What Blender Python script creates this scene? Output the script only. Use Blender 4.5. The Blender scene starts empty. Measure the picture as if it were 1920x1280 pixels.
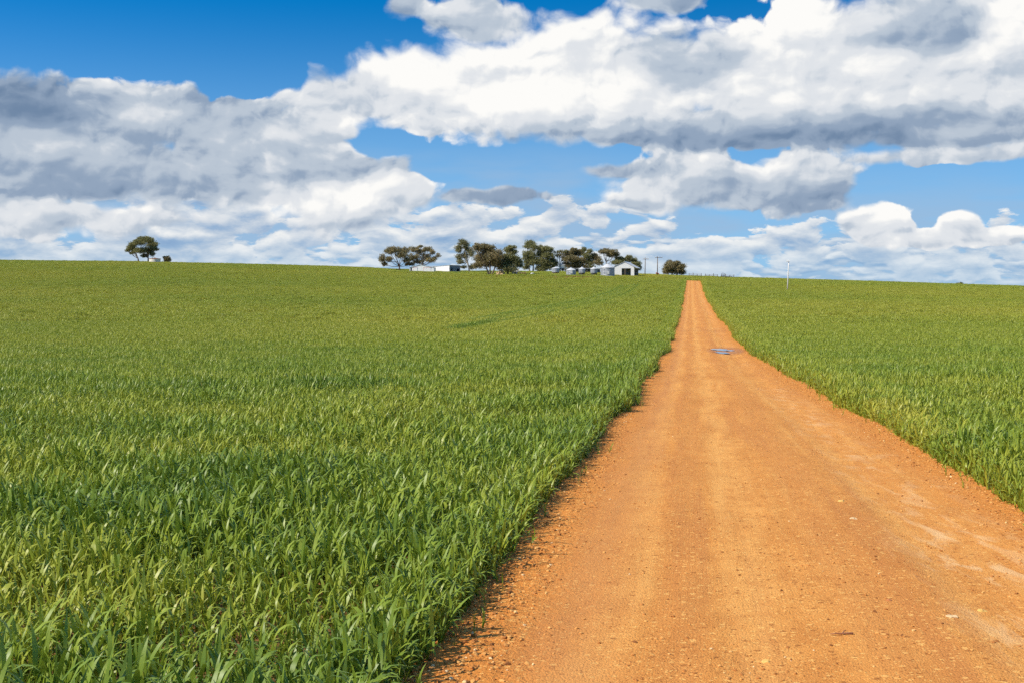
import bpy, math, random
import numpy as np
from mathutils import Vector, noise as mnoise

# ------------------------------------------------------------------ camera, exposure
F = 2200.0          # focal length in pixels of a 1920 px wide frame
HZ = 548.0          # image row of the true horizon
scene = bpy.context.scene
COL = scene.collection
cam_d = bpy.data.cameras.new('camera')
cam_d.sensor_width = 36.0
cam_d.lens = 36.0 * F / 1920.0
cam_d.shift_y = -(640.0 - HZ) / 1920.0
cam_d.clip_start = 0.1
cam_d.clip_end = 40000.0
cam = bpy.data.objects.new('camera', cam_d)
cam.rotation_euler = (math.radians(90), 0, 0)
COL.objects.link(cam)
scene.camera = cam
scene.view_settings.view_transform = 'Standard'
scene.view_settings.look = 'None'
scene.view_settings.gamma = 1.0
scene.view_settings.use_curve_mapping = False
scene.view_settings.exposure = 0.25
scene.cycles.max_bounces = 5
scene.cycles.diffuse_bounces = 2
scene.cycles.transmission_bounces = 3
scene.cycles.transparent_max_bounces = 8
scene.cycles.use_denoising = False
scene.cycles.adaptive_threshold = 0.02
scene.cycles.adaptive_min_samples = 12

# ------------------------------------------------------------------ sun
SUN_EL = math.radians(43.0)
SUN_AZ = math.radians(-118.0)      # measured from +Y (into the picture) towards +X
SUN = Vector((math.sin(SUN_AZ) * math.cos(SUN_EL), math.cos(SUN_AZ) * math.cos(SUN_EL), math.sin(SUN_EL)))
sun_d = bpy.data.lights.new('sun', 'SUN')
sun_d.energy = 5.0
sun_d.angle = math.radians(0.55)
sun_d.color = (1.0, 0.93, 0.82)
sun = bpy.data.objects.new('sun', sun_d)
sun.rotation_euler = (-SUN).to_track_quat('-Z', 'Y').to_euler()
sun.location = (-40, -30, 60)
COL.objects.link(sun)

# ------------------------------------------------------------------ node helpers
class NT:
    """Small expression layer over a node tree."""
    def __init__(self, tree):
        self.t = tree
    def node(self, typ, **kw):
        n = self.t.nodes.new(typ)
        for k, v in kw.items():
            setattr(n, k, v)
        return n
    def put(self, sock, v):
        if isinstance(v, S):
            self.t.links.new(v.s, sock)
        elif isinstance(v, bpy.types.NodeSocket):
            self.t.links.new(v, sock)
        else:
            sock.default_value = v
    def m(self, op, *a, clamp=False):
        n = self.node('ShaderNodeMath', operation=op, use_clamp=clamp)
        for i, v in enumerate(a):
            self.put(n.inputs[i], v)
        return S(self, n.outputs[0])
    def vec(self, x=0.0, y=0.0, z=0.0):
        n = self.node('ShaderNodeCombineXYZ')
        for i, v in enumerate((x, y, z)):
            self.put(n.inputs[i], v)
        return S(self, n.outputs[0])
    def sep(self, v):
        n = self.node('ShaderNodeSeparateXYZ')
        self.put(n.inputs[0], v)
        return [S(self, o) for o in n.outputs]
    def noise(self, v, scale, detail=4.0, rough=0.5, lac=2.0, dist=0.0, dim='3D', out=0):
        n = self.node('ShaderNodeTexNoise', noise_dimensions=dim)
        self.put(n.inputs['Vector'], v)
        n.inputs['Scale'].default_value = scale
        n.inputs['Detail'].default_value = detail
        n.inputs['Roughness'].default_value = rough
        n.inputs['Lacunarity'].default_value = lac
        n.inputs['Distortion'].default_value = dist
        return S(self, n.outputs[out])
    def voro(self, v, scale, detail=2.0, rough=0.5, lac=2.0, smooth=0.6, dim='2D', feature='SMOOTH_F1', rnd=1.0):
        n = self.node('ShaderNodeTexVoronoi', voronoi_dimensions=dim, feature=feature)
        self.put(n.inputs['Vector'], v)
        n.inputs['Scale'].default_value = scale
        n.inputs['Detail'].default_value = detail
        n.inputs['Roughness'].default_value = rough
        n.inputs['Lacunarity'].default_value = lac
        n.inputs['Randomness'].default_value = rnd
        if feature == 'SMOOTH_F1':
            n.inputs['Smoothness'].default_value = smooth
        return S(self, n.outputs[0])
    def smooth(self, x, lo, hi, a=0.0, b=1.0):
        n = self.node('ShaderNodeMapRange', interpolation_type='SMOOTHSTEP')
        for i, v in enumerate((x, lo, hi, a, b)):
            self.put(n.inputs[i], v)
        return S(self, n.outputs[0])
    def lin(self, x, lo, hi, a=0.0, b=1.0):
        n = self.node('ShaderNodeMapRange')
        for i, v in enumerate((x, lo, hi, a, b)):
            self.put(n.inputs[i], v)
        return S(self, n.outputs[0])
    def mix(self, f, a, b, blend='MIX'):
        n = self.node('ShaderNodeMix', data_type='RGBA', blend_type=blend)
        self.put(n.inputs[0], f)
        self.put(n.inputs[6], a if not isinstance(a, tuple) else (*a[:3], 1))
        self.put(n.inputs[7], b if not isinstance(b, tuple) else (*b[:3], 1))
        return S(self, n.outputs[2])
    def ramp(self, f, stops, interp='LINEAR'):
        n = self.node('ShaderNodeValToRGB')
        cr = n.color_ramp
        cr.interpolation = interp
        while len(cr.elements) < len(stops):
            cr.elements.new(0.5)
        for e, (p, c) in zip(cr.elements, stops):
            e.position = p
            e.color = (*c, 1) if len(c) == 3 else c
        self.put(n.inputs[0], f)
        return S(self, n.outputs[0])

class S:
    def __init__(self, nt, s):
        self.nt, self.s = nt, s
    def __add__(self, o): return self.nt.m('ADD', self, o)
    __radd__ = __add__
    def __sub__(self, o): return self.nt.m('SUBTRACT', self, o)
    def __rsub__(self, o): return self.nt.m('SUBTRACT', o, self)
    def __mul__(self, o): return self.nt.m('MULTIPLY', self, o)
    __rmul__ = __mul__
    def __truediv__(self, o): return self.nt.m('DIVIDE', self, o)
    def __rtruediv__(self, o): return self.nt.m('DIVIDE', o, self)

# ------------------------------------------------------------------ world: clear sky and clouds by direction
world = bpy.data.worlds.new('World')
scene.world = world
world.use_nodes = True
world.cycles.sampling_method = 'MANUAL'
world.cycles.sample_map_resolution = 512
wt = world.node_tree
wt.nodes.clear()
W = NT(wt)
SKY_STRENGTH = 0.15

def build_sky():
    gen = W.node('ShaderNodeTexCoord').outputs['Generated']
    x, y, z = W.sep(gen)
    # clear air: the sky model, read a little higher up than the ray, as through a polariser
    zz = W.m('MAXIMUM', z, 0.0)
    sk = W.node('ShaderNodeTexSky', sky_type='NISHITA')
    sk.sun_disc = False
    sk.sun_elevation = SUN_EL
    sk.sun_rotation = SUN_AZ
    sk.altitude = 300
    sk.air_density = 1.0
    sk.dust_density = 0.25
    sk.ozone_density = 3.0
    W.put(sk.inputs['Vector'], W.vec(x, y, zz * 3.2 + 0.06))
    g = W.node('ShaderNodeGamma')
    W.put(g.inputs[0], S(W, sk.outputs[0]))
    g.inputs[1].default_value = 1.0
    hs = W.node('ShaderNodeHueSaturation')
    hs.inputs['Saturation'].default_value = SKY_SAT
    hs.inputs['Value'].default_value = SKY_VAL
    hs.inputs['Hue'].default_value = 0.494
    W.put(hs.inputs['Color'], S(W, g.outputs[0]))
    clear = S(W, hs.outputs[0])

    # angular coordinates: 1 unit is 1/22 radian
    U = W.m('ARCTAN2', x, y) * 22.0
    V = W.m('ARCSINE', zz) * 22.0
    PW = W.vec(U, V, 0.0)
    wx = W.noise(PW, 0.55, 3.0, 0.55)
    wy = W.noise(W.vec(U, V, 7.3), 0.8, 3.0, 0.55)
    Uw = U + (wx - 0.5) * 1.1
    Vw = V + (wy - 0.5) * 0.45

    def ang(px, py):
        a = math.atan((px - 960) / F)
        return a * 22.0, math.atan((HZ - py) / F * math.cos(a)) * 22.0

    # cloud banks: (x, y, half width, height above, depth below, light of crest, light of base)
    banks = CLOUDS
    C = None
    ws = None
    for (px, py, rx, ru, rd, top, bot) in banks:
        cu, cv = ang(px, py)
        du = (Uw - cu) * (100.0 / rx)
        dv0 = Vw - cv
        dn = W.m('MAXIMUM', dv0 * (100.0 / ru), dv0 * (-100.0 / rd))
        d = W.m('SQRT', W.m('MULTIPLY_ADD', du, du, dn * dn))
        c = (1.0 - d) * (0.5 * min(1.0, (min(rx, ru + rd) / 70.0)) + 0.5)
        w = W.m('POWER', W.m('MAXIMUM', c + 0.45, 0.0001), 3.0)
        sh = W.smooth(dv0, -rd / 100.0 * 0.85, ru / 100.0 * 0.55, bot, top)
        C = c if C is None else W.m('SMOOTH_MAX', C, c, 0.25)
        if ws is None:
            ws, ss = w, w * sh
        else:
            ws, ss = ws + w, W.m('MULTIPLY_ADD', w, sh, ss)
    tone_v = ss / (ws + 0.0001)
    tone = tone_v
    for (px, py, rx, ry, k) in GREYS:
        cu, cv = ang(px, py)
        du = (Uw - cu) * (100.0 / rx)
        dv = (Vw - cv) * (100.0 / ry)
        q = W.m('MULTIPLY_ADD', du, du, dv * dv)
        tone = tone - W.smooth(q, 0.15, 1.0, k, 0.0)

    for (px, py, rx, ry, k) in GAPS:
        cu, cv = ang(px, py)
        du = (Uw - cu) * (100.0 / rx)
        dv = (Vw - cv) * (100.0 / ry)
        C = C - W.smooth(W.m('MULTIPLY_ADD', du, du, dv * dv), 0.0, 1.0, k, 0.0)
    # billows: broad heaps, then rounded bumps and ragged edges, read again a little towards the sun for relief
    def heap(du, dv):
        return W.noise(W.vec(Uw * 1.0 + du, Vw * 1.5 + dv, 3.1), 0.62, 2.0, 0.45)
    def bumps(du, dv):
        p = W.vec(Uw + du, Vw * 1.2 + dv, 5.0)
        v = W.voro(p, 1.5, 1.0, 0.45, 2.3, feature='F1')
        n = W.noise(p, 1.6, 6.0, 0.535, 2.1)
        return (0.45 - v) * 0.50 + (n - 0.5) * 1.0
    h0 = heap(0.0, 0.0)
    h1 = heap(-0.25, 0.45)
    b0 = bumps(0.0, 0.0)
    b1 = bumps(-0.06, 0.12)
    H = C * 1.0 + (h0 - 0.5) * 0.9 + b0 * 0.68 + 0.17
    soft = W.smooth(W.noise(W.vec(Uw, Vw, 40.0), 0.5, 1.0), 0.38, 0.62, 0.11, 0.45)
    alpha = W.smooth(H, 0.0, soft)
    inner = W.smooth(H, 0.12, 0.8, 1.0, 0.42)
    sheets = W.noise(W.vec(Uw * 0.55, Vw * 1.7, 15.0), 0.9, 4.0, 0.5)
    lum = W.m('MULTIPLY_ADD', (b0 - b1) * inner, 0.85, tone) + (h0 - h1) * 0.8 + (sheets - 0.5) * 0.75 + W.smooth(H, 0.0, 0.6, 0.10, 0.0)
    ccol = W.ramp(lum, CRAMP, 'EASE')

    # distant fair-weather heaps in two ranks, the farther one smaller and hazier
    def rank(su, sv, w, dv):
        p = W.vec(U * su + (wx - 0.5) * 0.5, V * sv + (wy - 0.5) * 0.5 + dv, w)
        n = W.noise(p, 1.0, 6.0, 0.55, 2.2)
        v = W.voro(p, 2.2, 0.0, feature='F1')
        return n + (0.45 - v) * 0.22
    patch = W.noise(W.vec(U * 0.4, V * 1.2, 33.0), 1.0, 1.0)
    m0 = rank(0.62, 1.5, 21.0, 0.0)
    m1 = rank(0.62, 1.5, 21.0, 0.17)
    Hm = m0 - 0.51 + W.smooth(V + W.smooth(U, 0.0, 6.0, 0.0, 0.55), 1.2, 2.5, 0.10, -0.32) + W.smooth(V, 0.7, 0.1, 0.0, -0.12) + W.smooth(U, -9.0, -1.0, 0.05, 0.0) + (patch - 0.5) * 0.3
    am = W.smooth(Hm, 0.0, 0.06)
    lm = W.m('MULTIPLY_ADD', m0 - m1, 2.4, 0.64) + W.smooth(Hm, 0.03, 0.3, 0.12, -0.14)
    rcol = W.mix(W.smooth(V, 0.1, 1.3, 0.42, 0.0), W.ramp(lm, RRAMP), HAZE)
    f0 = rank(1.0, 3.7, 61.0, 0.0)
    f1 = rank(1.0, 3.7, 61.0, 0.22)
    Hf = f0 - 0.49 + W.smooth(V, 0.7, 1.7, 0.09, -0.5) + (patch - 0.5) * 0.3
    af = W.smooth(Hf, 0.0, 0.07)
    lf = W.m('MULTIPLY_ADD', f0 - f1, 2.0, 0.62)
    fcol = W.mix(W.smooth(V, 0.0, 1.0, 0.45, 0.15), W.ramp(lf, RRAMP), HAZE)
    # elsewhere on the dome the same kind of broken cloud goes on, by noise alone
    pg = W.vec(x, y, z * 2.4)
    cov = W.noise(pg, 2.4, 5.0, 0.52, 2.2)
    cov1 = W.noise(W.vec(x + SUN.x * 0.07, y + SUN.y * 0.07, z * 2.4 + SUN.z * 0.12), 2.4, 2.0, 0.52, 2.2)
    ag = W.smooth(cov, 0.52, 0.62)
    gcol = W.ramp(W.m('MULTIPLY_ADD', cov - cov1, 2.2, 0.78) - W.smooth(cov, 0.56, 0.75, 0.0, 0.3), CRAMP)
    win = (W.smooth(W.m('ABSOLUTE', U), 9.8, 12.5, 1.0, 0.0) * W.smooth(V, 5.8, 7.5, 1.0, 0.0))
    base = W.mix(W.smooth(V, 0.2, 5.6, 0.93, 0.0), clear, HAZE)
    veil = W.noise(W.vec(U * 0.35, V * 1.5, 50.0), 1.0, 4.0, 0.5)
    veil = W.smooth(veil, 0.34, 0.6) * W.smooth(V + W.smooth(U, 0.0, 6.0, 0.0, 0.6), 1.7, 3.0, 0.70, 0.0)
    under = W.mix(veil, base, rad(158, 186, 216))
    def bgs(c):
        b = W.node('ShaderNodeBackground')
        W.put(b.inputs['Color'], c)
        b.inputs['Strength'].default_value = SKY_STRENGTH
        return b.outputs[0]
    def mixs(f, p, q):
        mx = W.node('ShaderNodeMixShader')
        W.put(mx.inputs[0], f)
        wt.links.new(p, mx.inputs[1]); wt.links.new(q, mx.inputs[2])
        return mx.outputs[0]
    seen = mixs(alpha, mixs(am * 0.96, mixs(af * 0.92, bgs(under), bgs(fcol)), bgs(rcol)), bgs(ccol))
    rest = mixs(ag, bgs(base), bgs(gcol))
    out = W.node('ShaderNodeOutputWorld')
    wt.links.new(mixs(win, rest, seen), out.inputs[0])

def lin(r, g, b, k=1.0):
    f = lambda c: (c / 255 / 12.92) if c <= 10 else ((c / 255 + 0.055) / 1.055) ** 2.4
    return (f(r) * k, f(g) * k, f(b) * k)

def rad(r, g, b):            # a sky radiance that shows as this tone
    return lin(r, g, b, 1.0 / (SKY_STRENGTH * 2 ** scene.view_settings.exposure))

SKY_SAT, SKY_VAL = 1.5, 1.32
HAZE = rad(148, 192, 226)
CRAMP = [(0.0, rad(112, 136, 166)), (0.28, rad(146, 165, 189)), (0.5, rad(186, 198, 212)),
         (0.72, rad(224, 228, 233)), (0.95, rad(253, 252, 249))]
RRAMP = [(0.0, rad(118, 152, 196)), (0.35, rad(150, 178, 210)), (0.62, rad(196, 208, 222)), (1.0, rad(246, 246, 244))]
CLOUDS = [
    # the great cumulus
    (650, 180, 120, 52, 48, 0.72, 0.50), (770, 165, 130, 72, 85, 0.95, 0.72), (905, 160, 150, 92, 100, 1.02, 0.78),
    (1095, 130, 110, 100, 130, 1.02, 0.80), (1010, 200, 130, 90, 62, 1.0, 0.62), (1230, 130, 160, 92, 130, 0.98, 0.62),
    (1400, 130, 170, 92, 130, 0.96, 0.6), (1560, 80, 160, 100, 190, 0.94, 0.6), (1730, 80, 190, 130, 190, 0.9, 0.55),
    (1900, 110, 180, 160, 160, 0.88, 0.5), (1550, 215, 500, 55, 62, 0.76, -0.05), (1250, 248, 330, 22, 26, 0.42, 0.05), (1780, 250, 260, 22, 26, 0.36, 0.0),
    # small grey clouds above it
    (885, 38, 98, 50, 46, 0.62, 0.46), (765, 15, 36, 30, 30, 0.42, 0.4), (1255, 0, 100, 20, 22, 0.5, 0.4),
    # left bank
    (40, 215, 150, 68, 150, 0.32, 0.36), (255, 215, 140, 52, 120, 0.66, 0.38), (420, 240, 160, 62, 110, 0.46, 0.40),
    (570, 262, 105, 62, 75, 0.54, 0.40), (200, 318, 380, 80, 62, 0.56, 0.26), (560, 325, 210, 44, 40, 0.5, 0.30), (90, 400, 230, 26, 40, 0.7, 0.4),
    # the white one under it
    (500, 352, 120, 28, 42, 0.9, 0.6), (635, 385, 135, 62, 62, 1.04, 0.45), (750, 350, 80, 28, 50, 0.95, 0.5),
    # middle right bank and low heaps
    (1320, 345, 190, 58, 52, 0.66, 0.42), (1500, 352, 140, 66, 52, 0.6, 0.34), (1215, 372, 95, 28, 28, 0.88, 0.55),
    (1150, 318, 130, 15, 15, 0.35, 0.3), (1800, 292, 220, 20, 16, 0.62, 0.5),
    (1645, 420, 62, 50, 38, 0.90, 0.45), (1815, 425, 40, 28, 24, 0.84, 0.5), (1850, 442, 80, 22, 22, 0.85, 0.55), (1730, 452, 60, 16, 16, 0.75, 0.55),
    (930, 372, 120, 14, 14, 0.3, 0.28),
]
GAPS = [(470, 140, 120, 60, 0.5), (700, 268, 90, 34, 0.32), (960, 312, 230, 42, 0.5), (1760, 345, 190, 40, 0.5)]
GREYS = [(1290, 108, 120, 75, 0.42), (1720, 40, 170, 70, 0.42), (100, 190, 150, 60, 0.12), (1480, 110, 150, 60, 0.12)]
build_sky()

# ------------------------------------------------------------------ helpers: tags, meshes, noise
rng = np.random.default_rng(11)
random.seed(5)

def tag(o, label=None, cat=None, group=None, kind=None):
    if label: o['label'] = label
    if cat: o['category'] = cat
    if group: o['group'] = group
    if kind: o['kind'] = kind
    return o

def empty(name, loc, rz=0.0):
    o = bpy.data.objects.new(name, None)
    o.location = loc
    o.rotation_euler = (0, 0, rz)
    o.empty_display_size = 0.5
    COL.objects.link(o)
    return o

def mesh_of(name, verts, faces, mat=None, smooth=False):
    me = bpy.data.meshes.new(name)
    me.from_pydata([tuple(map(float, v)) for v in verts], [], [tuple(map(int, f)) for f in faces])
    if mat: me.materials.append(mat)
    if smooth:
        me.polygons.foreach_set('use_smooth', [True] * len(me.polygons))
    me.update()
    return me

def add(name, me, parent=None, loc=(0, 0, 0), rz=0.0, col=None):
    o = bpy.data.objects.new(name, me)
    o.location = loc
    o.rotation_euler = (0, 0, rz)
    o.parent = parent
    (col or COL).objects.link(o)
    return o

def grid_mesh(name, P, mat, smooth=True):
    """P: (rows, cols, 3) array of points."""
    r, c = P.shape[:2]
    idx = np.arange(r * c).reshape(r, c)
    q = np.stack([idx[:-1, :-1], idx[:-1, 1:], idx[1:, 1:], idx[1:, :-1]], -1).reshape(-1, 4)
    me = bpy.data.meshes.new(name)
    me.vertices.add(r * c)
    me.vertices.foreach_set('co', P.astype(np.float32).ravel())
    me.loops.add(q.size)
    me.loops.foreach_set('vertex_index', q.astype(np.int32).ravel())
    me.polygons.add(len(q))
    me.polygons.foreach_set('loop_start', np.arange(0, q.size, 4, dtype=np.int32))
    me.polygons.foreach_set('loop_total', np.full(len(q), 4, np.int32))
    me.polygons.foreach_set('use_smooth', np.full(len(q), smooth))
    me.materials.append(mat)
    me.update(calc_edges=True)
    return me

_perm = np.random.default_rng(3).random((256, 256))
def vnoise(x, y):
    """Smooth value noise in 0..1."""
    x = np.asarray(x, float); y = np.asarray(y, float)
    xi = np.floor(x).astype(int); yi = np.floor(y).astype(int)
    fx = x - xi; fy = y - yi
    fx = fx * fx * (3 - 2 * fx); fy = fy * fy * (3 - 2 * fy)
    g = lambda a, b: _perm[a & 255, b & 255]
    return ((g(xi, yi) * (1 - fx) + g(xi + 1, yi) * fx) * (1 - fy)
            + (g(xi, yi + 1) * (1 - fx) + g(xi + 1, yi + 1) * fx) * fy)
def fbm(x, y, o=4, r=0.5):
    s = 0.0; a = 1.0; t = 0.0
    for k in range(o):
        s = s + a * vnoise(x * 2 ** k + 17.3 * k, y * 2 ** k + 5.1 * k); t += a; a *= r
    return s / t
def sstep(x, a, b):
    t = np.clip((np.asarray(x, float) - a) / (b - a), 0, 1)
    return t * t * (3 - 2 * t)

def principled(name, rough=0.8, spec=0.3):
    m = bpy.data.materials.new(name)
    m.use_nodes = True
    nt = NT(m.node_tree)
    p = m.node_tree.nodes['Principled BSDF']
    p.inputs['Roughness'].default_value = rough
    p.inputs['Specular IOR Level'].default_value = spec
    return m, nt, p

# ------------------------------------------------------------------ the lie of the land (metres; the eye is at the origin)
_zy = np.array([-60, 0, 5.46, 9.8, 20, 42, 63, 84, 106, 150, 197, 250, 318, 370, 420])
_zz = np.array([-1.78, -1.80, -1.817, -1.857, -2.11, -2.70, -2.92, -2.83, -2.51, -1.93, -1.05, 0.60, 3.25, 4.85, 6.0])
def zroad(Y):
    Y = np.asarray(Y, float)
    s = 0.0
    for k, w in ((-1, 1), (-0.5, 2), (0, 3), (0.5, 2), (1, 1)):
        s = s + w * np.interp(Y + k * np.clip(Y * 0.18, 0.5, 25), _zy, _zz)
    return s / 9.0
_sx = np.array([-900, -300, 0, 240, 480, 620, 700, 760, 860, 960, 1100, 1200, 1240, 1310, 1400, 1480, 1700, 1920, 2300, 3000])
_sy = 1.7 + np.array([480, 484, 488, 490, 495.5, 499, 502, 505, 508, 508.5, 509.5, 513.5, 515, 517.5, 520.5, 523, 530, 537, 545, 552])
YC = 420.0
def skyline_e(u):
    return (HZ - np.interp(np.asarray(u) * F + 960, _sx, _sy)) / F
def xroad(Y):
    return 0.80 + 0.152 * np.asarray(Y, float)
def hgt(X, Y):
    X = np.asarray(X, float); Y = np.asarray(Y, float)
    Yc = np.clip(Y, 1.0, YC)
    u = X / np.maximum(Y, 1.0)
    u = np.clip(u, -0.9, 0.9)
    z = zroad(np.clip(Y, -60, YC))
    t = sstep(Yc, 45, YC) * 0.55 + 0.45 * np.clip((Yc - 45) / (YC - 45), 0, 1)
    eb = zroad(np.array([YC]))[0] / YC
    z = z + Yc * (skyline_e(u) - eb) * t
    s = np.maximum(Y - YC, 0.0)
    roll = np.where(s < 300, -0.00010 * s * s, -9.0 - 0.06 * (s - 300)) + np.where(s < 60, s * 0.004, 0.24)
    z = z + np.maximum(roll, -45.0)
    z = z + 0.16 * (fbm(X / 31.0, Y / 31.0, 2) - 0.5) * sstep(Y, 30, 110)
    return z

def at_px(px, py, ymin=4.0, ymax=YC):
    """The point of the ground that the sight line through this pixel meets first."""
    u = (px - 960) / F
    e = (HZ - py) / F
    Y = np.linspace(ymin, ymax, 6000)
    el = hgt(u * Y, Y) / Y
    k = np.nonzero(el >= e)[0]
    y = Y[k[0]] if len(k) else Y[np.argmax(el)]
    return float(u * y), float(y), float(hgt(u * y, y))
def at_depth(px, Y):
    X = (px - 960) / F * Y
    return float(X), float(Y), float(hgt(X, Y))

# ------------------------------------------------------------------ ground sheet
def soil_material():
    m, n, p = principled('soil', 0.95, 0.1)
    pos = n.node('ShaderNodeNewGeometry').outputs['Position']
    a = n.noise(pos, 0.35, 5.0, 0.6)
    b = n.noise(pos, 9.0, 4.0, 0.6)
    c = n.ramp(a, [(0.3, (0.15, 0.085, 0.034)), (0.7, (0.24, 0.13, 0.05))])
    c = n.mix(n.smooth(b, 0.3, 0.7, 0.0, 0.55), c, (0.34, 0.16, 0.055))
    n.put(p.inputs['Base Color'], c)
    bp = n.node('ShaderNodeBump')
    bp.inputs['Strength'].default_value = 0.6
    bp.inputs['Distance'].default_value = 0.03
    n.put(bp.inputs['Height'], b)
    m.node_tree.links.new(bp.outputs[0], p.inputs['Normal'])
    return m

def build_ground():
    Ys = np.concatenate([np.linspace(-60, 2, 16), np.geomspace(2.4, 90, 150), np.linspace(92, 520, 200), np.geomspace(530, 9000, 45)])
    ds = np.concatenate([-np.geomspace(9000, 260, 26), -np.linspace(250, 12, 120), -np.geomspace(11, 2.9, 12),
                         np.linspace(-2.7, 2.7, 9), np.geomspace(2.9, 11, 12), np.linspace(12, 250, 120), np.geomspace(260, 9000, 26)])
    Yg, D = np.meshgrid(Ys, ds, indexing='ij')
    X = xroad(np.clip(Yg, -60, 700)) + D
    Z = hgt(X, Yg)
    Z = Z - 0.10 * sstep(np.abs(D), 2.75, 2.3) * (Yg < 345)
    return tag(add('field_ground', grid_mesh('field_ground', np.stack([X, Yg, Z], -1), soil_material())), kind='structure')

# ------------------------------------------------------------------ the clay track
ROAD_END = 322.0
def edge_l(Y):
    Y = np.asarray(Y, float)
    e = -2.10 - 0.14 * sstep(Y, 11, 5) + 0.36 * (fbm(Y / 3.5, 3.3 + 0 * Y, 3, 0.6) - 0.5) + 0.3 * (fbm(Y / 19.0, 8.0 + 0 * Y, 2) - 0.5)
    for c, w, a in ((56.0, 4.0, 0.22), (70.0, 5.0, 0.25), (94.0, 9.0, 0.15), (63.0, 3.0, -0.2)):
        e = e + a * np.exp(-((Y - c) / w) ** 2)
    return e
def edge_r(Y):
    Y = np.asarray(Y, float)
    return 2.10 + 0.30 * (fbm(Y / 4.5, 23.3 + 0 * Y, 3, 0.6) - 0.5) + 0.4 * (fbm(Y / 17.0, 28.0 + 0 * Y, 2) - 0.5)

def road_profile(D, Y):
    """Wear on the running surface, metres above the land."""
    wob = 0.12 * (fbm(Y / 9.0, 1.0 + 0 * Y, 2) - 0.5)
    z = 0.055 - 0.030 * np.exp(-((D - 1.02 - wob) / 0.34) ** 2) - 0.016 * np.exp(-((D + 1.45 - wob) / 0.36) ** 2)
    z = z - 0.012 * np.exp(-((D + 0.35 - wob) / 0.4) ** 2)
    z = z + 0.020 * (fbm(D / 0.45, Y / 0.8, 4, 0.6) - 0.5) + 0.012 * (fbm(D / 0.16 + 3, Y / 1.6, 3, 0.6) - 0.5) + 0.020 * (fbm(D / 2.2 + 9, Y / 3.0, 2) - 0.5)
    z = z + 0.014 * (fbm(D / 0.09 + 31, Y / 0.11, 2, 0.6) - 0.5) * sstep(np.abs(D), 1.5, 1.85)
    z = z - 0.17 * sstep(np.abs(D), 2.25, 2.95)
    return z

PUDDLES = [(1350.0, 656.8, 13.5, 1.75), (1368.0, 657.6, 8.0, 0.95), (1354.0, 662.6, 10.5, 1.55)]

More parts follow.
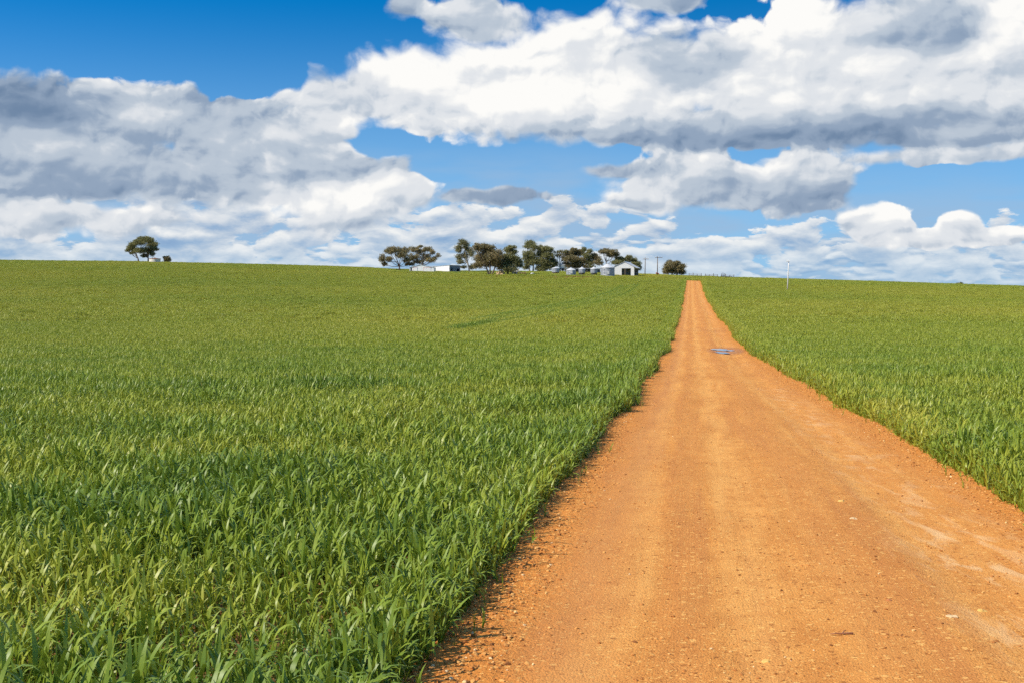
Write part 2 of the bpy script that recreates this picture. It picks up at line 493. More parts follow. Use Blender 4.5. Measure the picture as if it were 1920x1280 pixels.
def road_material():
    m, n, p = principled('clay_track', 0.92, 0.12)
    uv = n.node('ShaderNodeUVMap', uv_map='lane').outputs[0]
    d, s, _ = n.sep(uv)                                  # metres across, metres along
    q = n.vec(d, s, 0.0)
    big = n.noise(n.vec(d, s * 0.45, 0.0), 0.55, 4.0, 0.6)
    mid = n.noise(q, 3.2, 5.0, 0.62)
    fine = n.noise(q, 34.0, 5.0, 0.65)
    grit = n.voro(q, 75.0, 1.0, 0.5, 2.0, feature='F1')
    grit2 = n.voro(n.vec(d, s, 4.0), 28.0, 0.0, dim='3D', feature='F1')
    c = n.ramp(big, [(0.28, ROADC[0]), (0.5, ROADC[1]), (0.74, ROADC[2])])
    c = n.mix(n.smooth(mid, 0.28, 0.62, 0.55, 0.0), c, ROADC[3])
    c = n.mix(n.smooth(mid, 0.58, 0.78, 0.0, 0.5), c, ROADC[4])
    c = n.mix(n.smooth(fine, 0.52, 0.75, 0.0, 0.45), c, ROADC[4])
    c = n.mix(n.smooth(fine, 0.48, 0.25, 0.0, 0.42), c, ROADC[5])
    # lengthwise wear: wheel paths, graded streaks
    lane1 = n.noise(n.vec(d * 2.6, s * 0.10, 3.0), 1.5, 5.0, 0.6)
    lane2 = n.noise(n.vec(d * 4.0, s * 0.45, 8.0), 1.4, 5.0, 0.65)
    c = n.mix(n.smooth(lane1, 0.50, 0.34, 0.0, 0.62), c, ROADC[10])
    c = n.mix(n.smooth(lane1, 0.54, 0.72, 0.0, 0.38), c, ROADC[4])
    c = n.mix(n.smooth(lane2, 0.46, 0.30, 0.0, 0.35), c, ROADC[3])
    c = n.mix(n.smooth(lane2, 0.56, 0.76, 0.0, 0.30), c, ROADC[4])
    for d0, w0, k0, ci in ((-0.42, 0.26, 0.42, 4), (-1.22, 0.22, 0.30, 4), (0.28, 0.34, 0.50, 10), (-0.86, 0.24, 0.42, 10), (0.78, 0.16, 0.26, 4), (1.62, 0.2, 0.35, 10)):
        wv = (n.noise(n.vec(d0 * 9.0, s, 0.0), 0.22, 2.0) - 0.5) * 0.55
        band = n.m('SUBTRACT', 1.0, n.m('ABSOLUTE', (d - d0 - wv) * (1 / w0)), clamp=True)
        c = n.mix(n.smooth(band, 0.0, 0.8) * n.smooth(lane2 + (mid - 0.5) * 0.5, 0.3, 0.6, 0.15, k0), c, ROADC[ci])
    # loose margin gravel is redder and stronger in grain
    marg = n.smooth(n.m('ABSOLUTE', d) + (mid - 0.5) * 0.8, 1.35, 1.8)
    c = n.mix(marg * n.smooth(grit2, 0.2, 0.55, 0.15, 0.75), c, ROADC[6])
    c = n.mix(n.smooth(grit, 0.22, 0.10, 0.0, 0.35), c, ROADC[4])
    # embedded stones: pale flecks and painted pit shade, each a cell of its own
    for sc_, th, pl, pd in ((24.0, 0.30, 0.84, 0.10), (55.0, 0.34, 0.80, 0.16)):
        vn = n.node('ShaderNodeTexVoronoi', voronoi_dimensions='2D', feature='F1')
        n.put(vn.inputs['Vector'], n.vec(d * 0.8, s, 0.0))
        vn.inputs['Scale'].default_value = sc_
        rr, gg, bb = n.sep(S(n, vn.outputs['Color']))
        cell = n.smooth(S(n, vn.outputs['Distance']) + (gg - 0.5) * 0.25, th, th * 0.6)
        c = n.mix(cell * n.smooth(rr, pl, pl + 0.02, 0.0, 0.75), c, ROADC[11])
        c = n.mix(cell * n.smooth(rr, pd, pd - 0.02, 0.0, 0.70), c, ROADC[5])
    # dried pale mud in the right-hand wheel path
    wob = (n.noise(n.vec(0.0, s, 0.0), 0.35, 3.0, 0.6) - 0.5) * 1.1
    strip = n.m('SUBTRACT', 1.0, n.m('ABSOLUTE', (d - 1.12 - wob * 0.8) * 1.7), clamp=True)
    streak = n.noise(n.vec(d * 3.2 + s * 0.5, s * 0.85, 5.0), 1.6, 5.0, 0.66, dist=0.6)
    pale = strip * n.smooth(streak, 0.47, 0.66) * n.m('MAXIMUM', n.smooth(n.noise(n.vec(0.0, s, 9.0), 0.16, 2.0), 0.42, 0.6, 0.0, 0.55), n.smooth(n.m('ABSOLUTE', s - 7.6), 1.2, 3.0, 1.0, 0.0))
    c = n.mix(pale * 0.75, c, ROADC[7])
    c = n.mix(strip * n.smooth(streak, 0.42, 0.3, 0.0, 0.4), c, ROADC[8])
    # smoother purple-brown path on the left
    strip2 = n.m('SUBTRACT', 1.0, n.m('ABSOLUTE', (d + 1.42 - wob * 0.5) * 2.6), clamp=True)
    c = n.mix(strip2 * 0.45, c, ROADC[8])
    # damp ground round the puddles and across the low spots
    wetd = n.m('SQRT', n.m('MULTIPLY_ADD', (d - WET[0]) * (1 / 1.15), (d - WET[0]) * (1 / 1.15), ((s - WET[1]) * (1 / 5.0)) * ((s - WET[1]) * (1 / 5.0))))
    wet = n.smooth(wetd + (mid - 0.5) * 0.8, 1.0, 0.55)
    for s0, w0, k0 in ((84.0, 3.5, 0.5), (110.0, 2.5, 0.3), (88.0, 1.5, 0.4)):
        wet = n.m('MAXIMUM', wet, n.smooth(n.m('ABSOLUTE', s - s0 + (big - 0.5) * 9.0), w0, 0.0, 0.0, k0) * n.smooth(mid, 0.35, 0.6))
    c = n.mix(wet * 0.55, c, ROADC[9])
    n.put(p.inputs['Base Color'], c)
    n.put(p.inputs['Roughness'], n.m('MULTIPLY_ADD', wet, -0.4, 0.93))
    h = fine * 0.6 + (0.5 - grit) * 0.35 + mid * 0.8 + marg * (0.5 - grit2) * 0.8
    bp = n.node('ShaderNodeBump')
    bp.inputs['Strength'].default_value = 0.8
    bp.inputs['Distance'].default_value = 0.014
    n.put(bp.inputs['Height'], h)
    m.node_tree.links.new(bp.outputs[0], p.inputs['Normal'])
    return m

ROADC = [(0.53, 0.205, 0.044), (0.63, 0.260, 0.058), (0.68, 0.304, 0.074), (0.47, 0.167, 0.035), (0.78, 0.392, 0.107),
         (0.28, 0.091, 0.020), (0.58, 0.205, 0.037), (0.74, 0.477, 0.228), (0.47, 0.196, 0.067), (0.28, 0.091, 0.020), (0.50, 0.189, 0.048), (0.80, 0.430, 0.121)]
_wx, _wy, _ = at_px(1362, 659)
WET = (_wx - float(xroad(_wy)), _wy)

def build_road():
    Ys = [2.2]
    while Ys[-1] < ROAD_END:
        Ys.append(Ys[-1] + max(0.025, 0.0055 * Ys[-1]))
    Ys = np.array(Ys)
    ds = np.concatenate([[-3.0, -2.8, -2.6], np.linspace(-2.45, 2.45, 110), [2.6, 2.8, 3.0]])
    Yg, D = np.meshgrid(Ys, ds, indexing='ij')
    X = xroad(Yg) + D
    Z = hgt(X, Yg) + road_profile(D, Yg)
    # hollows that hold the puddles
    for (px, py, rx, ry) in PUDDLES:
        cx, cy, cz = at_px(px, py)
        hw = rx / F * cy
        hl = abs(at_px(px, py - ry)[1] - at_px(px, py + ry)[1]) / 2
        q = ((X - cx) / (hw * 1.25)) ** 2 + ((Yg - cy) / (hl * 1.25)) ** 2
        Z = Z - 0.05 * sstep(q, 1.6, 0.5)
    me = grid_mesh('track', np.stack([X, Yg, Z], -1), road_material())
    uvl = me.uv_layers.new(name='lane')
    vi = np.empty(len(me.loops), np.int32)
    me.loops.foreach_get('vertex_index', vi)
    uvd = np.stack([D.ravel()[vi], Yg.ravel()[vi]], -1).astype(np.float32)
    uvl.data.foreach_set('uv', uvd.ravel())
    return tag(add('road', me), kind='structure')

build_ground()
build_road()

# ------------------------------------------------------------------ the wheat
def leaf_strip(V, Fc, A, p0, phi, t0, bend, L, w, n, shade, twist=0.0):
    """One blade: a tapering strip that leaves p0 at tilt t0 from upright and droops by bend."""
    b0 = len(V)
    x, y, z = p0
    for i in range(n + 1):
        s = i / n
        th = t0 + bend * s ** 1.6
        if i:
            x += math.sin(th) * math.cos(phi) * L / n
            y += math.sin(th) * math.sin(phi) * L / n
            z += math.cos(th) * L / n
        ww = w * 0.5 * (0.62 + 1.1 * s) if s < 0.35 else w * 0.5 * max(0.0, 1.0 - ((s - 0.35) / 0.65) ** 1.7)
        a = phi + math.pi / 2 + twist * s
        ex, ey, ez = math.cos(a) * ww, math.sin(a) * ww, 0.25 * ww * math.sin(twist * s * 2)
        if i < n:
            V.append((x - ex, y - ey, z - ez)); V.append((x + ex, y + ey, z + ez)); A += [shade, shade]
        else:
            V.append((x, y, z)); A.append(shade)
    for i in range(n - 1):
        k = b0 + 2 * i
        Fc.append((k, k + 1, k + 3, k + 2))
    k = b0 + 2 * (n - 1)
    Fc.append((k, k + 1, k + 2))

def plant(V, Fc, A, R, ox, oy, hscale, nleaf, seg, wmul=1.0, stem=True):
    lean = R.uniform(0, 0.16); lphi = R.uniform(0, 6.283)
    H = R.uniform(0.20, 0.33) * hscale
    if stem:
        leaf_strip(V, Fc, A, (ox, oy, 0), lphi, lean * 0.6, lean, H * 1.15, 0.009 * wmul, max(2, seg - 2), R.uniform(0.0, 0.5))
    phi = R.uniform(0, 6.283)
    for k in range(nleaf):
        f = (k + R.uniform(0.1, 0.9)) / nleaf
        h0 = H * f * 0.95
        phi += math.pi + R.uniform(-0.7, 0.7)
        px = ox + math.cos(lphi) * lean * h0
        py = oy + math.sin(lphi) * lean * h0
        L = R.uniform(0.14, 0.24) * hscale * (0.75 + 0.35 * f)
        bend = R.choice([R.uniform(0.05, 0.4), R.uniform(0.3, 0.9), R.uniform(0.8, 1.7), R.uniform(1.4, 2.4)])
        leaf_strip(V, Fc, A, (px, py, h0), phi, R.uniform(0.04, 0.36), bend, L, R.uniform(0.014, 0.023) * wmul, seg,
                   R.random(), R.uniform(-0.9, 0.9))

def crop_material():
    m = bpy.data.materials.new('wheat_blade')
    m.use_nodes = True
    n = NT(m.node_tree)
    m.node_tree.nodes.clear()
    tint = n.node('ShaderNodeAttribute', attribute_type='INSTANCER', attribute_name='tint').outputs['Fac']
    sh = n.node('ShaderNodeAttribute', attribute_type='GEOMETRY', attribute_name='shade').outputs['Fac']
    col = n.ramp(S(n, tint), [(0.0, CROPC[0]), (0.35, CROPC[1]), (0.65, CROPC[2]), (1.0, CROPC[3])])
    col = n.mix(n.lin(S(n, sh), 0.0, 1.0, 0.0, 0.45), col, n.mix(0.5, col, CROPC[4]))
    col = n.mix(n.smooth(S(n, sh), 0.988, 0.994, 0.0, 0.7), col, CROPC[5])         # a few withered blades
    p = n.node('ShaderNodeBsdfPrincipled')
    n.put(p.inputs['Base Color'], col)
    p.inputs['Roughness'].default_value = 0.42
    p.inputs['Specular IOR Level'].default_value = 0.30
    t = n.node('ShaderNodeBsdfTranslucent')
    n.put(t.inputs['Color'], n.mix(0.45, col, CROPC[6]))
    mx = n.node('ShaderNodeMixShader')
    mx.inputs[0].default_value = 0.20
    m.node_tree.links.new(p.outputs[0], mx.inputs[1])
    m.node_tree.links.new(t.outputs[0], mx.inputs[2])
    out = n.node('ShaderNodeOutputMaterial')
    m.node_tree.links.new(mx.outputs[0], out.inputs[0])
    return m
CROPC = [(0.100, 0.170, 0.020), (0.195, 0.265, 0.024), (0.31, 0.335, 0.032), (0.42, 0.385, 0.045),
         (0.30, 0.38, 0.060), (0.58, 0.42, 0.12), (0.32, 0.42, 0.025)]

def make_crop_kinds():
    col = bpy.data.collections.new('crop_kinds')
    mat = crop_material()
    spec = []
    def put(V, Fc, A):
        me = mesh_of('crop_kind', V, Fc, mat, True)
        at = me.attributes.new('shade', 'FLOAT', 'POINT')
        at.data.foreach_set('value', np.array(A, np.float32))
        o = bpy.data.objects.new('crop_kind_%02d' % len(spec), me)
        col.objects.link(o)
        spec.append(o)
    for k in range(14):                                  # 0..13 single plants
        R = random.Random(100 + k); V, Fc, A = [], [], []
        plant(V, Fc, A, R, 0, 0, R.uniform(0.85, 1.12), R.randint(5, 7), 5, 1.12)
        put(V, Fc, A)
    for k in range(8):                                   # 14..21 clumps, 0.6 m
        R = random.Random(200 + k); V, Fc, A = [], [], []
        for j in range(62):
            a, r = R.uniform(0, 6.283), 0.36 * math.sqrt(R.random())
            plant(V, Fc, A, R, r * math.cos(a), r * math.sin(a), R.uniform(0.72, 1.1), 5, 3, 1.0, False)
        put(V, Fc, A)
    for k in range(8):                                   # 22..29 patches, 2.2 m
        R = random.Random(300 + k); V, Fc, A = [], [], []
        for j in range(420):
            a, r = R.uniform(0, 6.283), 1.25 * math.sqrt(R.random())
            plant(V, Fc, A, R, r * math.cos(a), r * math.sin(a), R.uniform(0.72, 1.1), 4, 2, 1.5, False)
        put(V, Fc, A)
    return col

def crop_nodes(col):
    ng = bpy.data.node_groups.new('crop_scatter', 'GeometryNodeTree')
    ng.interface.new_socket('Geometry', in_out='INPUT', socket_type='NodeSocketGeometry')
    ng.interface.new_socket('Geometry', in_out='OUTPUT', socket_type='NodeSocketGeometry')
    N, L = ng.nodes, ng.links
    gi, go = N.new('NodeGroupInput'), N.new('NodeGroupOutput')
    ci = N.new('GeometryNodeCollectionInfo')
    ci.inputs['Collection'].default_value = col
    ci.inputs['Separate Children'].default_value = True
    ci.inputs['Reset Children'].default_value = True
    iop = N.new('GeometryNodeInstanceOnPoints')
    iop.inputs['Pick Instance'].default_value = True
    def attr(name, typ):
        a = N.new('GeometryNodeInputNamedAttribute')
        a.data_type = typ
        a.inputs['Name'].default_value = name
        return a.outputs['Attribute']
    L.new(gi.outputs[0], iop.inputs['Points'])
    L.new(ci.outputs[0], iop.inputs['Instance'])
    L.new(attr('kind_index', 'INT'), iop.inputs['Instance Index'])
    L.new(attr('turn', 'FLOAT_VECTOR'), iop.inputs['Rotation'])
    L.new(attr('size', 'FLOAT_VECTOR'), iop.inputs['Scale'])
    L.new(iop.outputs[0], go.inputs[0])
    return ng

def scatter(name, P, kind_index, turn, size, tint, ng):
    me = bpy.data.meshes.new(name)
    me.vertices.add(len(P))
    me.vertices.foreach_set('co', P.astype(np.float32).ravel())
    for nm, typ, key, d in (('kind_index', 'INT', 'value', kind_index.astype(np.int32)),
                            ('turn', 'FLOAT_VECTOR', 'vector', turn.astype(np.float32).ravel()),
                            ('size', 'FLOAT_VECTOR', 'vector', size.astype(np.float32).ravel()),
                            ('tint', 'FLOAT', 'value', tint.astype(np.float32))):
        me.attributes.new(nm, typ, 'POINT').data.foreach_set(key, d)
    o = add(name, me)
    mod = o.modifiers.new('scatter', 'NODES')
    mod.node_group = ng
    return o

def tram_lines():
    out = []
    for pts in (((860, 624), (900, 615), (965, 602), (1031, 588), (1100, 573), (1136, 564), (1170, 551), (1192, 536)),
                ((905, 606), (965, 593), (1040, 579), (1110, 564), (1150, 551), (1172, 538))):
        w = np.array([at_px(*p)[:2] for p in pts])
        t = np.linspace(0, 1, 400)
        k = np.linspace(0, 1, len(w))
        out.append(np.stack([np.interp(t, k, w[:, 0]), np.interp(t, k, w[:, 1])], -1))
    return out
TRAM = tram_lines()

_pA = np.array([at_px(px, py)[:2] for px, py in ((700, 509.5), (838, 513.2), (880, 517.5), (1000, 519), (1100, 520.5), (1190, 520), (1280, 521.5), (1330, 520.5), (1385, 522))])
def crop_end(X, Y):
    """Depth at which the crop stops in front of the farmyard (elsewhere it runs over the rise)."""
    u = X / np.maximum(Y, 1)
    ua = _pA[:, 0] / _pA[:, 1]
    far = np.interp(u, ua, _pA[:, 1], left=YC + 45, right=YC + 45)
    px = u * F + 960
    w = sstep(px, 640, 720) * sstep(px, 1460, 1390)
    return far * w + (YC + 45) * (1 - w)

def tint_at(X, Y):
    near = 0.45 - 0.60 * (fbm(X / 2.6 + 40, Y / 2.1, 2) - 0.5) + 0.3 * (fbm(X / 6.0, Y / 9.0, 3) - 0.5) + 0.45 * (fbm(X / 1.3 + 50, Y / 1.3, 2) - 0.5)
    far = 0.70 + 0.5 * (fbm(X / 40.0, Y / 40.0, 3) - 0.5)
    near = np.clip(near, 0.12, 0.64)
    t = near + (far - near) * sstep(Y, 14, 95)  # yellower with distance: the look of sunlit leaf tips put into the tint
    D = X - xroad(Y)
    t = t - 0.14 * np.exp(-((D + 2.4) / 0.9) ** 2) + 0.10 * np.exp(-((D - 2.4) / 0.7) ** 2)                 # fresher growth along the verge
    t = t + 0.85 * np.exp(-((D - 2.4) / 0.35) ** 2 - ((Y - 18.0) / 3.0) ** 2) * (fbm(X / 0.4, Y / 0.4, 2) > 0.45)   # hungry patch by the verge
    return t

def build_crop():
    kinds = make_crop_kinds()
    ng = crop_nodes(kinds)
    P, K, T, Z, C = [], [], [], [], []
    def zone(y0, y1, step, k0, k1, smin, smax, inset, over=0.47, jit=0.5):
        ys = np.arange(y0, y1, step)
        for y in ys:
            # drilled in rows along the track
            lo, hi = -over * y - 1.6 - xroad(y), over * y + 1.6 - xroad(y)
            ds = np.arange(math.floor(lo / step), math.ceil(hi / step)) * step
            Y = y + rng.uniform(-0.5, 0.5, len(ds)) * step
            D = ds + rng.uniform(-jit, jit, len(ds)) * step
            X = xroad(Y) + D
            ok = ((D < edge_l(Y) - inset) | (D > edge_r(Y) + inset) | (Y > ROAD_END - 1.5)) & (Y < crop_end(X, Y))
            if y > 20:
                for tl in TRAM:
                    # distance to the wheelings of the sprayer
                    if tl[:, 1].min() - 3 < y < tl[:, 1].max() + 3:
                        d2 = ((X[:, None] - tl[None, :, 0]) ** 2 + (Y[:, None] - tl[None, :, 1]) ** 2).min(1)
                        ok &= d2 > (2.2 if k0 >= 22 else 0.7) ** 2
            # thin places
            hole = fbm(X / 1.9 + 7, Y / 2.6 + 3, 3)
            if y < 30:
                ok &= (hole > 0.27) | (rng.random(len(X)) < 0.25)
                # drill rows: fewer plants between the furrows
                row = 0.5 + 0.5 * np.cos(6.283 * (D + 0.10 * fbm(X / 1.5, Y / 6.0, 2)) / 0.34)
                ok &= (rng.random(len(X)) < 0.30 + 0.85 * row) | (y > 24)
            X, Y, D = X[ok], Y[ok], D[ok]
            if not len(X):
                continue
            hn = 0.48 + 0.60 * fbm(X / 0.7, Y / 0.9, 3, 0.6) + 0.50 * fbm(X / 2.6 + 40, Y / 2.1, 2)
            if y > 30:
                hn = 0.76 + 0.42 * fbm(X / 2.6, Y / 3.5, 3)
                hn = hn * (1 - 0.4 * sstep(Y, crop_end(X, Y) - 50, crop_end(X, Y) - 2) * (crop_end(X, Y) < YC + 30))
            sc = rng.uniform(smin, smax, len(X)) * hn
            # shorter right at the margin
            m = np.minimum(np.abs(D - edge_l(Y)), np.abs(D - edge_r(Y)))
            if y < 40:
                sc = sc * (0.80 + 0.20 * sstep(m, 0.0, 0.22))
            P.append(np.stack([X, Y, hgt(X, Y) - 0.01], -1))
            K.append(rng.integers(k0, k1, len(X)))
            T.append(np.stack([rng.normal(0, 0.09, len(X)), rng.normal(0, 0.09, len(X)), rng.uniform(0, 6.283, len(X))], -1))
            Z.append(np.stack([sc, sc, sc], -1))
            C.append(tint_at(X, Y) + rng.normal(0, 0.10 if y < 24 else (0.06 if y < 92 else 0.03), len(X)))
    zone(3.3, 24.0, 0.056, 0, 14, 0.66, 0.94, 0.0, jit=0.33)
    zone(24.0, 92.0, 0.42, 14, 22, 0.82, 0.98, 0.2, jit=0.22)
    zone(92.0, YC + 50, 1.75, 22, 30, 0.86, 1.0, 0.75, jit=0.35)
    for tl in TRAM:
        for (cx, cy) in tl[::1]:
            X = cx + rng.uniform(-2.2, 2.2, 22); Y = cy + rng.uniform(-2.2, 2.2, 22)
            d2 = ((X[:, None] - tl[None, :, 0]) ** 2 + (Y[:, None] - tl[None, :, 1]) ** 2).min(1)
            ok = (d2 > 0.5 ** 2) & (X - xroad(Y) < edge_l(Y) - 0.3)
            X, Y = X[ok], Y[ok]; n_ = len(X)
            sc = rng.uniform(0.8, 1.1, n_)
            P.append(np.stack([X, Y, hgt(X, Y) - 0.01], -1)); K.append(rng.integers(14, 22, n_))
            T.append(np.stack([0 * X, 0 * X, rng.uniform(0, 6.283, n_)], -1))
            Z.append(np.stack([sc, sc, sc], -1)); C.append(np.where(d2[ok] < 0.95 ** 2, 0.26, tint_at(X, Y)) + rng.normal(0, 0.04, n_))  # darker tint beside the wheelings paints in the shade of the gap
    # ragged fringe along the verges, beyond the near plants
    for y in np.arange(20.0, ROAD_END, 0.28):
        k = 1 + int(y > 90)
        for e, sgn in ((edge_l, -1), (edge_r, 1)):
            Y = np.full(3, y) + rng.uniform(-0.2, 0.2, 3)
            D = e(Y) + sgn * rng.uniform(0.12, 0.9, 3)
            X = xroad(Y) + D
            sc = rng.uniform(0.75, 1.15, 3)
            P.append(np.stack([X, Y, hgt(X, Y) - 0.01], -1)); K.append(rng.integers(14, 22, 3))
            T.append(np.stack([rng.normal(0, 0.09, 3), rng.normal(0, 0.09, 3), rng.uniform(0, 6.283, 3)], -1))
            Z.append(np.stack([sc, sc, sc], -1)); C.append(tint_at(X, Y) + rng.normal(0, 0.08, 3))
    # thicker growth right along the near verges
    nE = 7500
    Y = 3.6 + 24 * rng.random(nE) ** 1.3
    side = rng.random(nE) < 0.55
    off = rng.uniform(-0.05, 0.30, nE)
    X = xroad(Y) + np.where(side, edge_l(Y) - off, edge_r(Y) + off)
    sc = rng.uniform(0.5, 0.95, nE)
    P.append(np.stack([X, Y, hgt(X, Y) - 0.01], -1)); K.append(rng.integers(0, 14, nE))
    T.append(np.stack([rng.normal(0, 0.12, nE), rng.normal(0, 0.12, nE), rng.uniform(0, 6.283, nE)], -1))
    Z.append(np.stack([sc, sc, sc], -1)); C.append(tint_at(X, Y) + rng.normal(0, 0.1, nE))
    # stray seedlings on the gravel margin
    nS = 260
    Y = 4.2 + 26 * rng.random(nS) ** 1.6
    side = rng.random(nS) < 0.55
    D = np.where(side, edge_l(Y) + rng.exponential(0.07, nS), edge_r(Y) - rng.exponential(0.10, nS))
    X = xroad(Y) + D
    sc = rng.uniform(0.25, 0.6, nS)
    P.append(np.stack([X, Y, hgt(X, Y) + 0.02], -1)); K.append(rng.integers(0, 14, nS))
    T.append(np.stack([rng.normal(0, 0.2, nS), rng.normal(0, 0.2, nS), rng.uniform(0, 6.283, nS)], -1))
    Z.append(np.stack([sc, sc, sc], -1)); C.append(tint_at(X, Y))
    P, K, T, Z, C = map(np.concatenate, (P, K, T, Z, C))
    left = P[:, 0] < xroad(P[:, 1])
    for sel, lab in ((left, 'knee-high green wheat filling the field left of the clay track'),
                     (~left, 'green wheat on the side of the clay track with the lone pole')):
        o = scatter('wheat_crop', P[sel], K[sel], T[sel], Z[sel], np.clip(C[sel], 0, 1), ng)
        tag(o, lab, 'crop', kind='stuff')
    print('CROP', len(P), 'instances')
build_crop()

# ------------------------------------------------------------------ loose gravel on the track
def rock_mesh(name, R, mat, r=1.0, flat=0.6, sub=1):
    import bmesh
    bm = bmesh.new()
    bmesh.ops.create_icosphere(bm, subdivisions=sub, radius=r)
    for v in bm.verts:
        k = 1 + R.uniform(-0.28, 0.28)
        v.co = Vector((v.co.x * k * 1.15, v.co.y * k, v.co.z * k * flat))
    me = bpy.data.meshes.new(name)
    bm.to_mesh(me); bm.free()
    me.materials.append(mat)
    return me

def gravel_material():
    m, n, p = principled('ironstone_gravel', 0.85, 0.2)
    tint = n.node('ShaderNodeAttribute', attribute_type='INSTANCER', attribute_name='tint').outputs['Fac']
    n.put(p.inputs['Base Color'], n.ramp(S(n, tint), [(0.0, (0.20, 0.075, 0.022)), (0.3, (0.42, 0.165, 0.042)),
          (0.7, (0.60, 0.30, 0.085)), (0.9, (0.70, 0.42, 0.16)), (1.0, (0.75, 0.55, 0.30))]))
    return m

def build_gravel():
    col = bpy.data.collections.new('gravel_kinds')
    gm = gravel_material()
    for k in range(8):
        col.objects.link(bpy.data.objects.new('gravel_kind_%02d' % k, rock_mesh('gravel_kind', random.Random(k), gm, 1.0, 0.7)))
    ng = crop_nodes(col)
    n = 46000
    Y = 4.0 + 40 * rng.random(n) ** 1.9
    u = rng.random(n)
    D = np.where(u < 0.36, -2.3 + np.abs(rng.normal(0, 0.42, n)), np.where(u < 0.58, 2.3 - np.abs(rng.normal(0, 0.42, n)), rng.uniform(-2.2, 2.2, n)))
    keep = (np.abs(D) > 1.6) | (fbm(D / 0.35, Y / 0.5, 3) > rng.uniform(0.38, 0.62, n))
    keep &= ~((np.abs(D + 1.45) < 0.25) & (rng.random(n) < 0.6))
    Y, D = Y[keep], D[keep]
    n = len(Y)
    X = xroad(Y) + D
    r = 0.0026 + 0.0080 * rng.random(n) ** 4.0
    r = r * (1 + 0.45 * sstep(np.abs(D), 1.2, 1.9))
    Z = hgt(X, Y) + road_profile(D, Y) + r * 0.25
    o = scatter('gravel', np.stack([X, Y, Z], -1), rng.integers(0, 8, n), rng.uniform(0, 6.28, (n, 3)) * np.array([0.08, 0.08, 1]),
                np.repeat(r[:, None], 3, 1), np.clip(rng.normal(0.46, 0.23, n), 0, 0.97), ng)
    tag(o, 'loose orange gravel scattered on the clay track', 'gravel', kind='stuff')
build_gravel()

def stone_material(name, c0, c1):
    m, n, p = principled(name, 0.85, 0.2)
    pos = n.node('ShaderNodeTexCoord').outputs['Object']
    n.put(p.inputs['Base Color'], n.ramp(n.noise(pos, 60.0, 4.0), [(0.3, c0), (0.7, c1)]))
    return m

def on_road(px, py):
    x, y, z = at_px(px, py)
    d = x - float(xroad(y))
    return x, y, float(hgt(x, y) + road_profile(np.array(d), np.array(y)))

def build_road_bits():
    pale = stone_material('pale_stone', (0.55, 0.36, 0.17), (0.68, 0.48, 0.26))
    yel = stone_material('yellow_stone', (0.55, 0.30, 0.07), (0.72, 0.44, 0.14))
    red = stone_material('red_stone', (0.34, 0.12, 0.04), (0.48, 0.19, 0.07))
    for k, (px, py, w, fl, mt, lab) in enumerate((
            (1785, 1178, 19, 0.40, pale, 'pale flat stone on the track nearest its pale dried mud'),
            (1840, 1157, 18, 0.45, yel, 'yellow flat stone on the track beside the pale flat stone'),
            (1600, 987, 13, 0.45, pale, 'small pale stone far up the middle of the track'),
            (1437, 1256, 15, 0.6, yel, 'small yellow stone at the bottom edge of the picture'),
            (1578, 951, 12, 0.5, yel, 'small yellow stone, farthest of the stones on the track'),
            (1667, 1144, 11, 0.6, red, 'small red stone up-road of the dark twig'))):
        x, y, z = on_road(px, py)
        r = w / F * y / 2
        o = add('stone', rock_mesh('stone', random.Random(70 + k), mt, r, fl, 2), None, (x, y, z + r * fl * -0.1), k)
        tag(o, lab, 'stone', 'stones lying on the track')
    # the dark twig
    x, y, z = on_road(1578, 1210)
    m = stone_material('dark_bark', (0.22, 0.085, 0.045), (0.36, 0.16, 0.08))
    V, Fc = [], []
    pts = [(-0.062, -0.006, 0.008), (-0.03, 0.003, 0.010), (0.0, -0.002, 0.009), (0.03, 0.002, 0.010), (0.060, -0.004, 0.010)]
    tube(V, Fc, pts, [0.002, 0.0034, 0.0038, 0.0045, 0.0055], 6)
    tube(V, Fc, [(0.0, -0.002, 0.009), (0.018, 0.016, 0.016), (0.03, 0.024, 0.018)], [0.0035, 0.003, 0.002], 5)
    tag(add('twig', mesh_of('twig', V, Fc, m, True), None, (x, y, z), 0.05), 'short dark twig lying across the near track', 'twig')

# ------------------------------------------------------------------ shapes
def tube(V, Fc, pts, rad_, seg=7, cap=True):
    pts = [Vector(p) for p in pts]
    b = len(V)
    for i, p in enumerate(pts):
        d = (pts[min(i + 1, len(pts) - 1)] - pts[max(i - 1, 0)]).normalized()
        a = d.cross(Vector((0.31, 0.84, 0.44))).normalized()
        c = d.cross(a)
        for k in range(seg):
            t = 2 * math.pi * k / seg
            V.append(p + (a * math.cos(t) + c * math.sin(t)) * rad_[i])
    for i in range(len(pts) - 1):
        for k in range(seg):
            q = b + i * seg
            Fc.append((q + k, q + (k + 1) % seg, q + seg + (k + 1) % seg, q + seg + k))
    if cap:
        Fc.append(tuple(range(b + seg - 1, b - 1, -1)))
        q = b + (len(pts) - 1) * seg
        Fc.append(tuple(range(q, q + seg)))

def box(V, Fc, x0, x1, y0, y1, z0, z1):
    b = len(V)
    V += [Vector(p) for p in ((x0, y0, z0), (x1, y0, z0), (x1, y1, z0), (x0, y1, z0), (x0, y0, z1), (x1, y0, z1), (x1, y1, z1), (x0, y1, z1))]
    Fc += [(b, b + 3, b + 2, b + 1), (b + 4, b + 5, b + 6, b + 7), (b, b + 1, b + 5, b + 4), (b + 1, b + 2, b + 6, b + 5),
           (b + 2, b + 3, b + 7, b + 6), (b + 3, b, b + 4, b + 7)]

